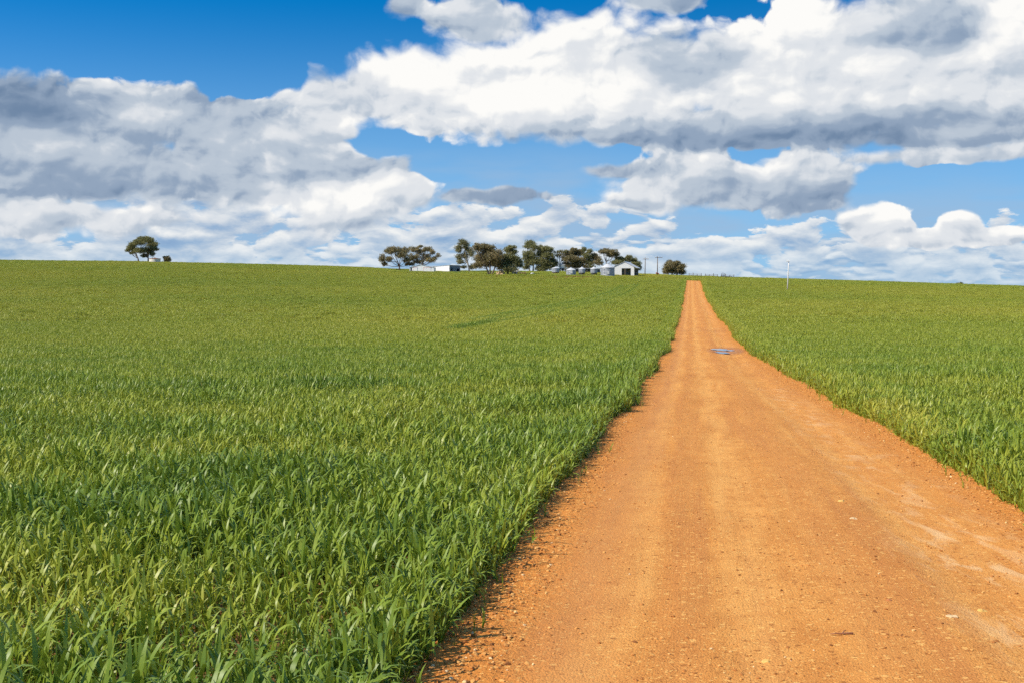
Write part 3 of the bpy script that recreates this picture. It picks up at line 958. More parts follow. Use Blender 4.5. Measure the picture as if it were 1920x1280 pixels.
def prism(V, Fc, poly, y0, y1):
    """Polygon in x,z pulled from y0 to y1."""
    b = len(V); n = len(poly)
    V += [Vector((x, y0, z)) for x, z in poly] + [Vector((x, y1, z)) for x, z in poly]
    Fc.append(tuple(range(b, b + n)))
    Fc.append(tuple(range(b + 2 * n - 1, b + n - 1, -1)))
    for i in range(n):
        j = (i + 1) % n
        Fc.append((b + j, b + i, b + n + i, b + n + j))

def lathe(V, Fc, prof, seg=36):
    b = len(V)
    for r, z in prof:
        for k in range(seg):
            t = 2 * math.pi * k / seg
            V.append(Vector((r * math.cos(t), r * math.sin(t), z)))
    for i in range(len(prof) - 1):
        for k in range(seg):
            q = b + i * seg
            Fc.append((q + k, q + (k + 1) % seg, q + seg + (k + 1) % seg, q + seg + k))

def boxes(name, mat, parent, lst):
    V, Fc = [], []
    for a in lst:
        box(V, Fc, *a)
    return add(name, mesh_of(name, V, Fc, mat), parent)

def prisms(name, mat, parent, poly, y0, y1):
    V, Fc = [], []
    prism(V, Fc, poly, y0, y1)
    return add(name, mesh_of(name, V, Fc, mat), parent)

# ------------------------------------------------------------------ farm materials
def sheet_metal(name, c, rough=0.4, metal=0.0, period=0.12, dirt=(0.30, 0.24, 0.18), rust=0.15, axis=0):
    m, n, p = principled(name, rough, 0.4)
    pos = n.node('ShaderNodeTexCoord').outputs['Object']
    xyz = n.sep(pos)
    st = n.noise(n.vec(xyz[0] * 2.0, xyz[1] * 2.0, xyz[2] * 0.25), 1.2, 4.0, 0.6)
    pan = n.noise(n.vec(n.m('FLOOR', xyz[0] * 1.1), n.m('FLOOR', xyz[1] * 1.1), n.m('FLOOR', xyz[2] * 0.9)), 3.1, 0.0)
    col = n.mix(n.smooth(st, 0.5, 0.75, 0.0, rust * 2), c, dirt)
    col = n.mix(n.smooth(pan, 0.3, 0.7, 0.0, 0.16), col, (c[0] * 0.7, c[1] * 0.7, c[2] * 0.7))
    n.put(p.inputs['Base Color'], col)
    p.inputs['Metallic'].default_value = metal
    w = n.m('SINE', xyz[axis] * (6.283 / period))
    bp = n.node('ShaderNodeBump')
    bp.inputs['Strength'].default_value = 0.5
    bp.inputs['Distance'].default_value = 0.02
    n.put(bp.inputs['Height'], w)
    m.node_tree.links.new(bp.outputs[0], p.inputs['Normal'])
    return m

def plain(name, c, rough=0.8, k=0.25, sc=1.5):
    m, n, p = principled(name, rough, 0.25)
    pos = n.node('ShaderNodeTexCoord').outputs['Object']
    nz = n.noise(pos, sc, 4.0, 0.6)
    n.put(p.inputs['Base Color'], n.mix(n.smooth(nz, 0.3, 0.7), tuple(v * (1 - k) for v in c), tuple(min(1, v * (1 + k)) for v in c)))
    return m

GALV = sheet_metal('galvanised_sheet', (0.33, 0.35, 0.385), 0.42, 0.25, 0.3, (0.32, 0.28, 0.24), 0.12, 2)
ZINC = sheet_metal('zinc_roof', (0.58, 0.58, 0.57), 0.45, 0.1, 0.2, (0.45, 0.36, 0.28), 0.12, 0)
WHITE = sheet_metal('white_sheet', (0.86, 0.85, 0.82), 0.55, 0.0, 0.2, (0.62, 0.58, 0.50), 0.05, 0)
SHEDW = sheet_metal('pale_iron_sheet', (0.64, 0.64, 0.63), 0.55, 0.0, 0.2, (0.55, 0.46, 0.36), 0.12, 0)
CREAM = sheet_metal('weathered_sheet', (0.72, 0.67, 0.57), 0.6, 0.0, 0.2, (0.45, 0.33, 0.22), 0.22, 0)
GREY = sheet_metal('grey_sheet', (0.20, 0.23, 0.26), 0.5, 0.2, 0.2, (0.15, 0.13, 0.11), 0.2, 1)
RUSTY = plain('rusty_steel', (0.30, 0.13, 0.06), 0.85, 0.35)
STEEL = plain('dark_steel', (0.07, 0.07, 0.075), 0.6, 0.3)
WOOD = plain('weathered_wood', (0.16, 0.12, 0.09), 0.9, 0.3, 4.0)
REDP = plain('faded_red_paint', (0.42, 0.08, 0.05), 0.6, 0.25)
CONC = plain('pale_concrete', (0.52, 0.47, 0.40), 0.9, 0.15)
TYRE = plain('tyre_rubber', (0.03, 0.03, 0.03), 0.8, 0.2)
POLEW = plain('bleached_pole', (0.64, 0.62, 0.58), 0.8, 0.12, 3.0)
TAN = plain('tan_straw', (0.50, 0.36, 0.20), 0.95, 0.3, 2.5)

# ------------------------------------------------------------------ trees
def leaf_material(name, a, b, c):
    m = bpy.data.materials.new(name)
    m.use_nodes = True
    n = NT(m.node_tree)
    m.node_tree.nodes.clear()
    sh = n.node('ShaderNodeAttribute', attribute_type='GEOMETRY', attribute_name='shade').outputs['Fac']
    col = n.ramp(S(n, sh), [(0.0, a), (0.55, b), (1.0, c)])
    p = n.node('ShaderNodeBsdfPrincipled')
    n.put(p.inputs['Base Color'], col)
    p.inputs['Roughness'].default_value = 0.55
    p.inputs['Specular IOR Level'].default_value = 0.3
    t = n.node('ShaderNodeBsdfTranslucent')
    n.put(t.inputs['Color'], col)
    mx = n.node('ShaderNodeMixShader')
    mx.inputs[0].default_value = 0.38
    m.node_tree.links.new(p.outputs[0], mx.inputs[1])
    m.node_tree.links.new(t.outputs[0], mx.inputs[2])
    out = n.node('ShaderNodeOutputMaterial')
    m.node_tree.links.new(mx.outputs[0], out.inputs[0])
    return m
LEAF_OLIVE = leaf_material('olive_gum_leaf', (0.15, 0.16, 0.062), (0.27, 0.26, 0.105), (0.38, 0.34, 0.15))
LEAF_BROWN = leaf_material('bronze_gum_leaf', (0.165, 0.15, 0.064), (0.29, 0.24, 0.11), (0.42, 0.31, 0.16))
LEAF_PALE = leaf_material('pale_gum_leaf', (0.15, 0.155, 0.07), (0.25, 0.23, 0.105), (0.36, 0.31, 0.15))
BARK = plain('gum_bark', (0.17, 0.135, 0.105), 0.9, 0.35, 2.0)
BARK_PALE = plain('pale_gum_bark', (0.42, 0.36, 0.29), 0.85, 0.25, 2.0)

def tree(name, label, org, zs, base, clumps, Y, leaf, bark, stems=None, dens=1.0, cat='tree', seed=0, r0=0.26, group='trees round the farmyard'):
    """Crown clumps (x, y, rx, ry) were read off the photograph; they become ellipsoids of leaves with depth of their own."""
    R = np.random.default_rng(900 + seed)
    px = lambda x: org[0] + x / zs
    py = lambda y: org[1] + y / zs
    Y = max(at_px(px(base[0]), py(base[1]) + 0.3)[1], 330.0) if seed > 2 and Y < 425 else Y
    s = Y / F
    X0, Y0, Z0 = at_depth(px(base[0]), Y)
    w = lambda x, y: ((px(x) - 960) * s - X0, (HZ - py(y)) * s - Z0)
    root = empty(name, (X0, Y0, Z0))
    tag(root, label, cat, group)
    half = (max(c[0] + c[2] for c in clumps) - min(c[0] - c[2] for c in clumps)) / zs * s / 2
    C = []
    for (cx, cy, rx, ry) in clumps:
        x, z = w(cx, cy)
        k = 1 - min(1, abs(x) / max(half, 0.1)) ** 2
        C.append((x, float(R.uniform(-1, 1)) * half * 0.62 * math.sqrt(max(k, 0.05)), max(z, 0.35), 1.12 * rx / zs * s, 1.15 * ry / zs * s))
    # trunk and limbs
    V, Fc = [], []
    zc = sum(c[2] for c in C) / len(C)
    for (sx, lean) in (stems or [(0.0, 0.0)]):
        mine = [c for i, c in enumerate(C) if not stems or abs(c[0] - sx - lean) <= min(abs(c[0] - a - l) for a, l in stems) + 1e-6] or C[:1]
        mx = sum(c[0] for c in mine) / len(mine); my = sum(c[1] for c in mine) / len(mine); mz = sum(c[2] for c in mine) / len(mine)
        f1 = Vector((sx * 0.8 + lean * 0.25 + mx * 0.12, my * 0.12, mz * 0.30))
        f2 = Vector((sx * 0.4 + mx * 0.5 + lean * 0.1, my * 0.45, mz * 0.62))
        tube(V, Fc, [(sx, 0, -0.3), (sx + (f1.x - sx) * 0.45, f1.y * 0.4, f1.z * 0.5), f1, f2, (mx, my, mz)], [r0 * 1.2, r0, r0 * 0.85, r0 * 0.6, r0 * 0.2])
        for c in mine:
            st = f1 if R.random() < 0.55 else f2
            e = Vector(c[:3]); mid = st.lerp(e, 0.5) + Vector((R.normal(0, 0.15), R.normal(0, 0.15), -0.10 * (e - st).length))
            tube(V, Fc, [st, mid, e, e + Vector((R.normal(0, 0.2), R.normal(0, 0.2), c[4] * 0.6))], [r0 * 0.5, r0 * 0.34, r0 * 0.2, 0.02], 5)
            for q in range(3):
                tip = e + Vector((R.uniform(-1, 1) * c[3] * 0.9, R.uniform(-1, 1) * c[3] * 0.7, R.uniform(-0.6, 0.8) * c[4]))
                tube(V, Fc, [mid.lerp(e, 0.4 + 0.2 * q), mid.lerp(tip, 0.6), tip], [r0 * 0.2, r0 * 0.14, 0.015], 4, False)
    add('trunk', mesh_of('trunk', V, Fc, bark, True), root)
    # leaves in sprays
    PT, TN = [], []
    for (x, y, z, rx, rz) in C:
        ryy = (rx + rz) * 0.5
        ns = max(8, int(30 * dens * (rx * rz + 0.25 * rx) ** 0.9))
        d = R.normal(size=(ns, 3)); d /= np.linalg.norm(d, axis=1)[:, None]
        c = np.array([x, y, z]) + d * (R.random(ns) ** 0.45)[:, None] * np.array([rx, ryy, rz])
        q = 22
        pts = c[:, None, :] + R.normal(size=(ns, q, 3)) * np.array([0.25, 0.25, 0.17]) * min(1.3, 0.35 + rz)
        tone = np.clip(R.normal(0.45, 0.2, ns), 0, 1)[:, None] + R.normal(0, 0.15, (ns, q))
        PT.append(pts.reshape(-1, 3)); TN.append(tone.ravel())
    PT = np.concatenate(PT); TN = np.clip(np.concatenate(TN), 0, 1)
    k = PT[:, 2] > 0.15
    PT, TN = PT[k], TN[k]
    n_ = len(PT)
    a = R.normal(size=(n_, 3)); a[:, 2] -= 0.5; a /= np.linalg.norm(a, axis=1)[:, None]
    b = np.cross(a, R.normal(size=(n_, 3))); b /= np.linalg.norm(b, axis=1)[:, None]
    L = R.uniform(0.13, 0.25, n_)[:, None]; wd = R.uniform(0.06, 0.11, n_)[:, None]
    LV = np.stack([PT - a * L, PT + b * wd, PT + a * L, PT - b * wd], 1).reshape(-1, 3)
    LF = np.arange(4 * n_).reshape(-1, 4)
    LA = np.repeat(TN, 4)
    me = mesh_of('crown', LV, LF, leaf)
    me.attributes.new('shade', 'FLOAT', 'POINT').data.foreach_set('value', np.array(LA, np.float32))
    add('crown', me, root)
    return root

Z1, Z2, Z3, Z5 = (690, 430), (900, 430), (1080, 430), (200, 430)
TREES = [
    ('gum_tree', 'spreading flat-topped gum tree left of the white sheds', Z1, 8, (475, 640),
     [(330, 330, 65, 42), (420, 310, 80, 40), (530, 315, 85, 40), (510, 390, 90, 42), (210, 440, 48, 55), (315, 440, 48, 36), (240, 520, 40, 26), (590, 470, 50, 40), (620, 525, 70, 28)], 392, LEAF_BROWN, BARK, None, 0.95),
    ('gum_tree', 'gum tree with loose domed crown rising behind the white gabled shed', Z1, 8, (800, 640),
     [(690, 300, 85, 42), (780, 340, 80, 45), (790, 265, 40, 16), (900, 295, 80, 32), (965, 340, 42, 36), (1055, 395, 36, 24), (860, 420, 70, 45), (690, 430, 85, 50), (955, 465, 75, 32), (760, 490, 85, 28), (1000, 440, 30, 24)], 402, LEAF_BROWN, BARK, None, 0.8),
    ('gum_tree', 'tall pale gum tree with open crown right of the white sheds', Z1, 8, (1520, 660),
     [(1440, 215, 80, 65), (1360, 300, 55, 60), (1480, 300, 50, 50), (1370, 420, 48, 42), (1385, 490, 60, 26), (1460, 400, 50, 40), (1550, 350, 45, 60), (1430, 570, 45, 20), (1560, 560, 50, 40)], 392, LEAF_PALE, BARK_PALE, None, 0.85),
    ('gum_tree', 'broad bronze gum tree branching from the ground beside the tan mound', Z1, 8, (1830, 690),
     [(1640, 275, 75, 45), (1740, 265, 100, 40), (1840, 285, 75, 42), (1780, 345, 140, 45), (1700, 430, 120, 60), (1860, 420, 110, 65), (1960, 400, 70, 80), (1790, 510, 150, 50), (1650, 540, 70, 42), (1930, 500, 80, 55), (1980, 560, 40, 40)], 385, LEAF_BROWN, BARK, [(0.0, 0.0), (0.4, 1.6), (-0.3, -1.6)], 1.15),
    ('gum_tree', 'dense dark gum tree between the tan mound and the trailer', Z2, 8, (415, 690),
     [(480, 270, 60, 20), (430, 310, 62, 40), (505, 340, 60, 40), (430, 420, 100, 50), (400, 510, 105, 55), (440, 590, 115, 45), (545, 470, 70, 60), (590, 530, 55, 42), (350, 560, 55, 45)], 388, LEAF_OLIVE, BARK, None, 1.25),
    ('gum_tree', 'tallest pale-trunked gum tree behind the trailer', Z2, 8, (770, 640),
     [(750, 210, 78, 40), (710, 260, 55, 32), (815, 275, 60, 42), (680, 400, 42, 65), (760, 400, 80, 80), (800, 480, 70, 60), (720, 500, 60, 50), (690, 570, 45, 36)], 404, LEAF_OLIVE, BARK_PALE, [(-0.6, -0.8), (0.6, 0.5)], 1.0),
    ('gum_tree', 'thick dark gum tree left of the rusty silo', Z2, 8, (950, 640),
     [(920, 285, 55, 38), (990, 300, 66, 34), (1060, 312, 46, 28), (930, 365, 85, 50), (1020, 395, 95, 42), (930, 480, 105, 60), (1015, 530, 105, 70), (930, 590, 95, 42), (1095, 480, 40, 50)], 402, LEAF_OLIVE, BARK, None, 1.35),
    ('gum_tree', 'thin gum tree with flat yellow crest over the small white silo', Z2, 8, (1200, 600),
     [(1160, 340, 55, 16), (1245, 340, 55, 20), (1190, 390, 55, 26), (1130, 520, 36, 50), (1250, 430, 30, 40)], 420, LEAF_PALE, BARK_PALE, None, 0.7),
    ('gum_tree', 'wide bronze gum tree behind the hopper silos', Z2, 8, (1430, 640),
     [(1410, 310, 55, 22), (1330, 365, 80, 42), (1420, 355, 85, 50), (1500, 350, 70, 42), (1350, 450, 100, 50), (1450, 470, 115, 52), (1560, 480, 85, 42), (1300, 530, 60, 36), (1410, 550, 130, 34), (1530, 560, 70, 34)], 418, LEAF_BROWN, BARK, None, 1.2),
    ('gum_tree', 'ragged olive gum tree with pointed top behind the hopper silos', Z2, 8, (1590, 620),
     [(1560, 310, 36, 32), (1640, 340, 34, 34), (1600, 400, 70, 42), (1650, 495, 60, 50), (1665, 570, 52, 34)], 421, LEAF_OLIVE, BARK, None, 1.1),
    ('gum_tree', 'open gum tree above the large silo', Z3, 8, (470, 620),
     [(395, 340, 62, 34), (465, 325, 62, 34), (560, 340, 54, 30), (600, 380, 40, 30), (520, 385, 75, 32), (300, 430, 70, 42), (330, 500, 66, 44), (270, 400, 40, 34)], 416, LEAF_BROWN, BARK, None, 0.95),
    ('gum_tree', 'low spreading gum tree behind the open machinery shed', Z3, 8, (800, 640),
     [(640, 440, 62, 24), (785, 418, 44, 20), (755, 465, 110, 26), (860, 470, 52, 34), (915, 520, 60, 34), (945, 580, 42, 34), (620, 500, 90, 34), (870, 540, 60, 42)], 414, LEAF_OLIVE, BARK, None, 1.2),
    ('gum_tree', 'round bushy gum tree standing alone by the top of the track', Z3, 8, (1440, 690),
     [(1420, 500, 55, 28), (1505, 512, 52, 28), (1375, 560, 70, 42), (1470, 560, 85, 46), (1570, 572, 60, 42), (1350, 620, 44, 42), (1450, 625, 105, 40), (1585, 640, 62, 36)], 398, LEAF_BROWN, BARK, [(-1.4, -0.6), (0.0, 0.3), (1.6, 0.8)], 1.5),
    ('gum_tree', 'large leaning gum tree alone on the ridge with the water tank', Z5, 12, (935, 735),
     [(870, 230, 130, 52), (1000, 255, 100, 60), (800, 310, 140, 55), (980, 350, 120, 70), (620, 350, 80, 52), (530, 415, 80, 58), (470, 480, 52, 34), (640, 480, 80, 42), (820, 480, 120, 60), (960, 470, 110, 70), (1040, 560, 42, 50), (1135, 450, 50, 34), (830, 590, 70, 34), (560, 535, 50, 24)], 412, LEAF_OLIVE, BARK, [(0.0, 0.0), (-3.4, -1.0)], 1.35),
    ('bush', 'small round bush on the ridge right of the water tank', Z5, 12, (1370, 740),
     [(1310, 645, 32, 26), (1380, 650, 52, 36), (1395, 700, 50, 34), (1340, 700, 40, 30)], 414, LEAF_BROWN, BARK, None, 1.6),
    ('bush', 'tiny dark bush far along the skyline past the lone pole', (1780, 520), 12, (228, 168),
     [(200, 160, 60, 18), (240, 150, 48, 22)], 430, LEAF_OLIVE, BARK, None, 1.6),
]
for i, (nm, lab, org, zs, base, cl, Y, lf, bk, st, dn) in enumerate(TREES):
    tree(nm, lab, org, zs, base, cl, Y, lf, bk, st, dn, 'bush' if nm == 'bush' else 'tree', i, 0.26 if nm != 'bush' else 0.08,
         'bushes on the skyline' if nm == 'bush' else 'gum trees of the farm')

# ------------------------------------------------------------------ silos
def silo(label, xl, xr, ytop, yeave, ybelly, ybase, Y, raised=False, body=None, hop=None, cap=True):
    Y = at_px((xl + xr) / 2, ybase - 1.0)[1]
    s = Y / F
    X, _, Z = at_depth((xl + xr) / 2, Y)
    r = (xr - xl) / 2 * s
    zz = lambda y: (HZ - y) * s - Z
    root = tag(empty('grain_silo', (X, Y, Z)), label, 'silo', 'grain silos in the farmyard')
    e, b, t = zz(yeave), zz(ybelly), zz(ytop)
    V, Fc, prof = [], [], []
    nr = max(4, int((e - b) / 0.22))
    for i in range(nr):                                   # ribbed wall
        z0 = b + (e - b) * i / nr; z1 = b + (e - b) * (i + 1) / nr
        prof += [(r * 0.985, z0 + 0.01), (r, z0 + (z1 - z0) * 0.3), (r, z0 + (z1 - z0) * 0.7), (r * 0.985, z1 - 0.01)]
    lathe(V, Fc, prof)
    wall = add('wall', mesh_of('wall', V, Fc, body or GALV, True), root)
    V, Fc = [], []
    lathe(V, Fc, [(r * 0.96, e - 0.05), (r * 1.07, e - 0.02), (r * 1.05, e + 0.06), (r * 0.12, t - 0.12), (r * 0.12, t - 0.02), (0.001, t)])
    roof = add('roof', mesh_of('roof', V, Fc, ZINC), root)
    if cap:
        V, Fc = [], []
        lathe(V, Fc, [(0.001, t + 0.10), (r * 0.15, t + 0.04), (r * 0.15, t - 0.14)], 16)
        add('cap', mesh_of('cap', V, Fc, GALV), roof)
    V, Fc = [], []
    for sx in (-0.16, 0.16):
        tube(V, Fc, [(sx - r * 0.5, -r * 0.90, max(b - 0.9, 0.0) if raised else 0.1), (sx - r * 0.5, -r * 0.90, e)], [0.03, 0.03], 5)
    k = 0.3 + (b if raised else 0)
    while k < e:
        tube(V, Fc, [(-0.16 - r * 0.5, -r * 0.90, k), (0.16 - r * 0.5, -r * 0.90, k)], [0.02, 0.02], 4)
        k += 0.35
    add('ladder', mesh_of('ladder', V, Fc, GALV), root)
    if raised:
        V, Fc = [], []
        lathe(V, Fc, [(0.18, b * 0.25), (0.18, b * 0.32), (r * 0.98, b + 0.02)])
        add('hopper', mesh_of('hopper', V, Fc, hop or STEEL, True), root)
        for k in range(6):
            a = 2 * math.pi * (k + 0.5) / 6
            V, Fc = [], []
            tube(V, Fc, [(r * 0.92 * math.cos(a), r * 0.92 * math.sin(a), b + 0.05), (r * 0.92 * math.cos(a), r * 0.92 * math.sin(a), -0.2)], [0.07, 0.07], 6)
            add('leg', mesh_of('leg', V, Fc, hop or STEEL), root)
        V, Fc = [], []
        for k in range(6):
            a, c = 2 * math.pi * (k + 0.5) / 6, 2 * math.pi * (k + 1.5) / 6
            tube(V, Fc, [(r * 0.92 * math.cos(a), r * 0.92 * math.sin(a), b * 0.45), (r * 0.92 * math.cos(c), r * 0.92 * math.sin(c), b * 0.45)], [0.04, 0.04], 5)
        add('brace', mesh_of('brace', V, Fc, hop or STEEL), root)
    else:
        V, Fc = [], []
        lathe(V, Fc, [(r * 1.06, -0.4), (r * 1.06, b + 0.02), (r * 0.9, b + 0.03)])
        add('pad', mesh_of('pad', V, Fc, CONC), root)
        V, Fc = [], []
        box(V, Fc, -0.35, 0.35, -r * 1.02 - 0.04, -r * 0.94, 0.6, 1.5)
        add('hatch', mesh_of('hatch', V, Fc, ZINC), root)
    return root
silo('largest grey silo with conical roof beside the open machinery shed', 1126, 1152.5, 494.2, 502.3, 518.2, 519.5, 352)
silo('short ribbed grey silo on the ground between the rusty silo and the hopper silos', 1061.5, 1080, 501.8, 507, 517, 518, 356)
silo('hopper silo on legs beside the largest silo', 1107, 1120, 500.2, 504.6, 512.5, 518, 362, True)
silo('hopper silo on legs between the short ribbed silo and another hopper silo', 1085, 1097.5, 500.6, 504.8, 512.2, 518, 362, True)
silo('silver silo with rusty hopper bottom, first in the row of silos', 1034.5, 1049, 500.4, 503.5, 511.0, 515.5, 372, True, None, RUSTY)
silo('small white silo standing highest behind the rusty-bottomed silo', 1049.5, 1061, 494.4, 497.3, 503.5, 510, 392, True, WHITE)

# ------------------------------------------------------------------ sheds
def gable_shed(label, X, Y, Z, rz, w, d, he, hr, peak=0.5):
    """Open machinery shed: its gable towards the track, its right flank open."""
    root = tag(empty('machinery_shed', (X, Y, Z), rz), label, 'shed')
    a = w / 2
    pk = -a + w * peak
    t = 0.06
    # front gable: left wall, right pier, gable sheet over the opening
    ol, orr, oh = -a + w * 0.40, -a + w * 0.84, he * 0.84
    boxes('front_wall', SHEDW, root, [(-a, ol, 0, t, -0.3, oh - 0.004)])
    boxes('corner_pier', SHEDW, root, [(orr, a, 0, t, -0.3, oh - 0.004)])
    prisms('gable', SHEDW, root, [(-a, oh), (a, oh), (a, he), (pk, hr - 0.05), (-a, he)], -0.003, t - 0.003)
    boxes('side_wall', SHEDW, root, [(-a + 0.003, -a + t, t + 0.003, d, -0.3, he - 0.04)])
    boxes('back_wall', SHEDW, root, [(-a + t, a - t, d - t, d - 0.002, -0.3, he - 0.04)])
    for x in (ol + (orr - ol) * 0.36,):
        boxes('post', WOOD, root, [(x - 0.09, x + 0.09, 0.08, 0.26, -0.3, oh + 0.2)])
    for k in range(3):
        y = d * (k + 1) / 3.2
        boxes('post', WOOD, root, [(a - 0.2, a - 0.02, y - 0.09, y + 0.09, -0.3, he - 0.02)])
    boxes('side_sheet', SHEDW, root, [(a - t, a - 0.003, t + 0.02, d, he * 0.80, he - 0.04)])
    for side in (-1, 1):
        V, Fc = [], []
        ex = side * (a + (0.25 if side < 0 else 0.75))
        slope = (hr - he) / (a if side > 0 else a)
        ez = he - slope * abs(abs(ex) - a)
        prism(V, Fc, [(pk, hr), (ex, ez), (ex, ez + 0.06), (pk, hr + 0.06)] if side > 0 else [(pk, hr), (pk, hr + 0.06), (ex, ez + 0.06), (ex, ez)], -0.2, d + 0.2)
        add('roof_sheet', mesh_of('roof_sheet', V, Fc, ZINC), root)
    V, Fc = [], []
    tube(V, Fc, [(pk, -0.22, hr + 0.08), (pk, d + 0.22, hr + 0.08)], [0.08, 0.08], 6)
    add('ridge_cap', mesh_of('ridge_cap', V, Fc, ZINC), root)
    # tools left in the bay
    boxes('shelf', STEEL, root, [(-a + 0.4, -a + 1.2, d * 0.5, d - 0.3, -0.3, he * 0.6)])
    return root
_Y = at_px(1169.5, 517.8)[1]; _s = _Y / F
_x, _, _z = at_depth(1169.5, _Y)
gable_shed('pale iron machinery shed with open dark bay beside the largest silo', _x, _Y, _z, math.radians(-15), 39.5 * _s, 8.5,
           (HZ - 500.8) * _s - _z, (HZ - 491.2) * _s - _z, 0.54)

def white_sheds():
    Y = at_px(791, 510.4)[1]; s = Y / F
    X, _, Z = at_depth(791, Y)
    root = tag(empty('white_shed', (X, Y, Z)), 'long low white shed with shallow gable and red door rails under the gum tree', 'shed')
    w = 46 * s; a = w / 2; he = (HZ - 502.0) * s - Z; hr = (HZ - 496.6) * s - Z
    prisms('front_wall', WHITE, root, [(-a, -0.3), (a, -0.3), (a, he), (-0.06 * w, hr - 0.04), (-a, he)], 0, 0.08)
    boxes('side_wall', WHITE, root, [(-a, -a + 0.08, 0.084, 9, -0.3, he - 0.03)])
    boxes('side_wall', WHITE, root, [(a - 0.08, a, 0.084, 9, -0.3, he - 0.03)])
    boxes('back_wall', WHITE, root, [(-a + 0.084, a - 0.084, 8.92, 9, -0.3, he - 0.03)])
    for ex in (-a - 0.15, a + 0.15):
        V, Fc = [], []
        q = [(-0.06 * w, hr), (ex, he - 0.02), (ex, he + 0.04), (-0.06 * w, hr + 0.06)]
        prism(V, Fc, q if ex > 0 else q[::-1], -0.15, 9.15)
        add('roof_sheet', mesh_of('roof_sheet', V, Fc, WHITE), root)
    boxes('door', STEEL, root, [(-a + 0.25, -a + 0.75, -0.03, -0.002, 0.0, he * 0.92)])
    for x0, x1 in ((-a + 7 * s, -a + 14.5 * s), (a - 20 * s, a - 6 * s)):
        dr = boxes('sliding_door', WHITE, root, [(x0 + 0.05, x1 - 0.05, -0.07, -0.003, 0.0, he * 0.93)])
        boxes('door_rail', REDP, dr, [(x0 - 0.1, x1 + 0.1, -0.10, -0.004, he * 0.945, he * 0.975)])
        boxes('door_edge', REDP, dr, [(x0 + 0.0, x0 + 0.045, -0.075, -0.003, 0.0, he * 0.93)])
    # the lean-to with the dark end
    Y = at_px(842.5, 511.0)[1]; s = Y / F
    X, _, Z = at_depth(842.5, Y)
    root = tag(empty('lean_to_shed', (X, Y, Z), math.radians(-27)), 'white lean-to shed with shadowed dark grey end wall and two openings', 'shed')
    wf, ds = 36 * s, 7.2
    h0, h1 = (HZ - 500.0) * s - Z, (HZ - 497.6) * s - Z
    prisms('front_wall', WHITE, root, [(-wf, -0.3), (0, -0.3), (0, h1), (-wf, h0)], 0, 0.08)
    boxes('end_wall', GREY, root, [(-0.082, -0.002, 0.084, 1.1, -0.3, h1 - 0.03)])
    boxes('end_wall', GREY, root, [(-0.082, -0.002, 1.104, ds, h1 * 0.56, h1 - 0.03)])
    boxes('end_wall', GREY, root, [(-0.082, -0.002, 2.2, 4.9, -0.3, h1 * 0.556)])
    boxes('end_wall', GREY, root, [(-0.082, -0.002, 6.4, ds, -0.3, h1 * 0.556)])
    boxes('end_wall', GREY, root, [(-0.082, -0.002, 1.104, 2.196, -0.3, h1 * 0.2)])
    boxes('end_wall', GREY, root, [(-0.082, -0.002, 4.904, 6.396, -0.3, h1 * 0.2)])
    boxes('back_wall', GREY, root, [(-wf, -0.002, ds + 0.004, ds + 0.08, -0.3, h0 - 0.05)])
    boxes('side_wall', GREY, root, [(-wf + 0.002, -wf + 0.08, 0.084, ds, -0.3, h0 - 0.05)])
    prisms('roof', ZINC, root, [(-wf - 0.1, h0 - 0.01), (0.12, h1 + 0.004), (0.12, h1 + 0.06), (-wf - 0.1, h0 + 0.05)], -0.15, ds + 0.2)
white_sheds()

def low_shed():
    Y = 384; s = Y / F
    X, _, Z = at_depth(1094, Y)
    root = tag(empty('low_shed', (X, Y, Z)), 'low grey roofed shed half hidden behind the hopper silos', 'shed')
    w = 68 * s; h = (HZ - 502.6) * s - Z
    prisms('roof', ZINC, root, [(-w / 2, h - 0.25), (w / 2, h - 0.15), (w / 2, h - 0.05), (-w / 2, h - 0.15)], -0.3, 6.0)
    boxes('back_wall', GREY, root, [(-w / 2, w / 2, 5.9, 5.98, -0.3, h - 0.27)])
    for k in range(6):
        x = -w / 2 + 0.2 + (w - 0.4) * k / 5
        boxes('post', WOOD, root, [(x - 0.08, x + 0.08, 0, 0.16, -0.3, h - 0.26)])
low_shed()

# ------------------------------------------------------------------ tank, poles, machinery, fence
def water_tank():
    Y = 409; s = Y / F
    X, _, Z = at_depth(290.5, Y)
    root = tag(empty('water_tank', (X, Y, Z)), 'squat pale water tank with rust-red lid beside the lone gum tree', 'tank')
    r = 10.3 * s; h = (HZ - 485.8) * s - Z; t = (HZ - 484.2) * s - Z
    V, Fc, prof = [], [], []
    for i in range(9):
        z = -0.3 + (h + 0.3) * i / 8
        prof += [(r * 0.985, z - 0.02), (r, z + 0.05), (r, z + 0.1)]
    lathe(V, Fc, prof)
    add('wall', mesh_of('wall', V, Fc, CREAM, True), root)
    V, Fc = [], []
    lathe(V, Fc, [(r * 1.03, h - 0.06), (r * 1.03, h + 0.1), (0.25, t), (0.25, t + 0.1), (0.001, t + 0.12)])
    add('lid', mesh_of('lid', V, Fc, RUSTY), root)
water_tank()

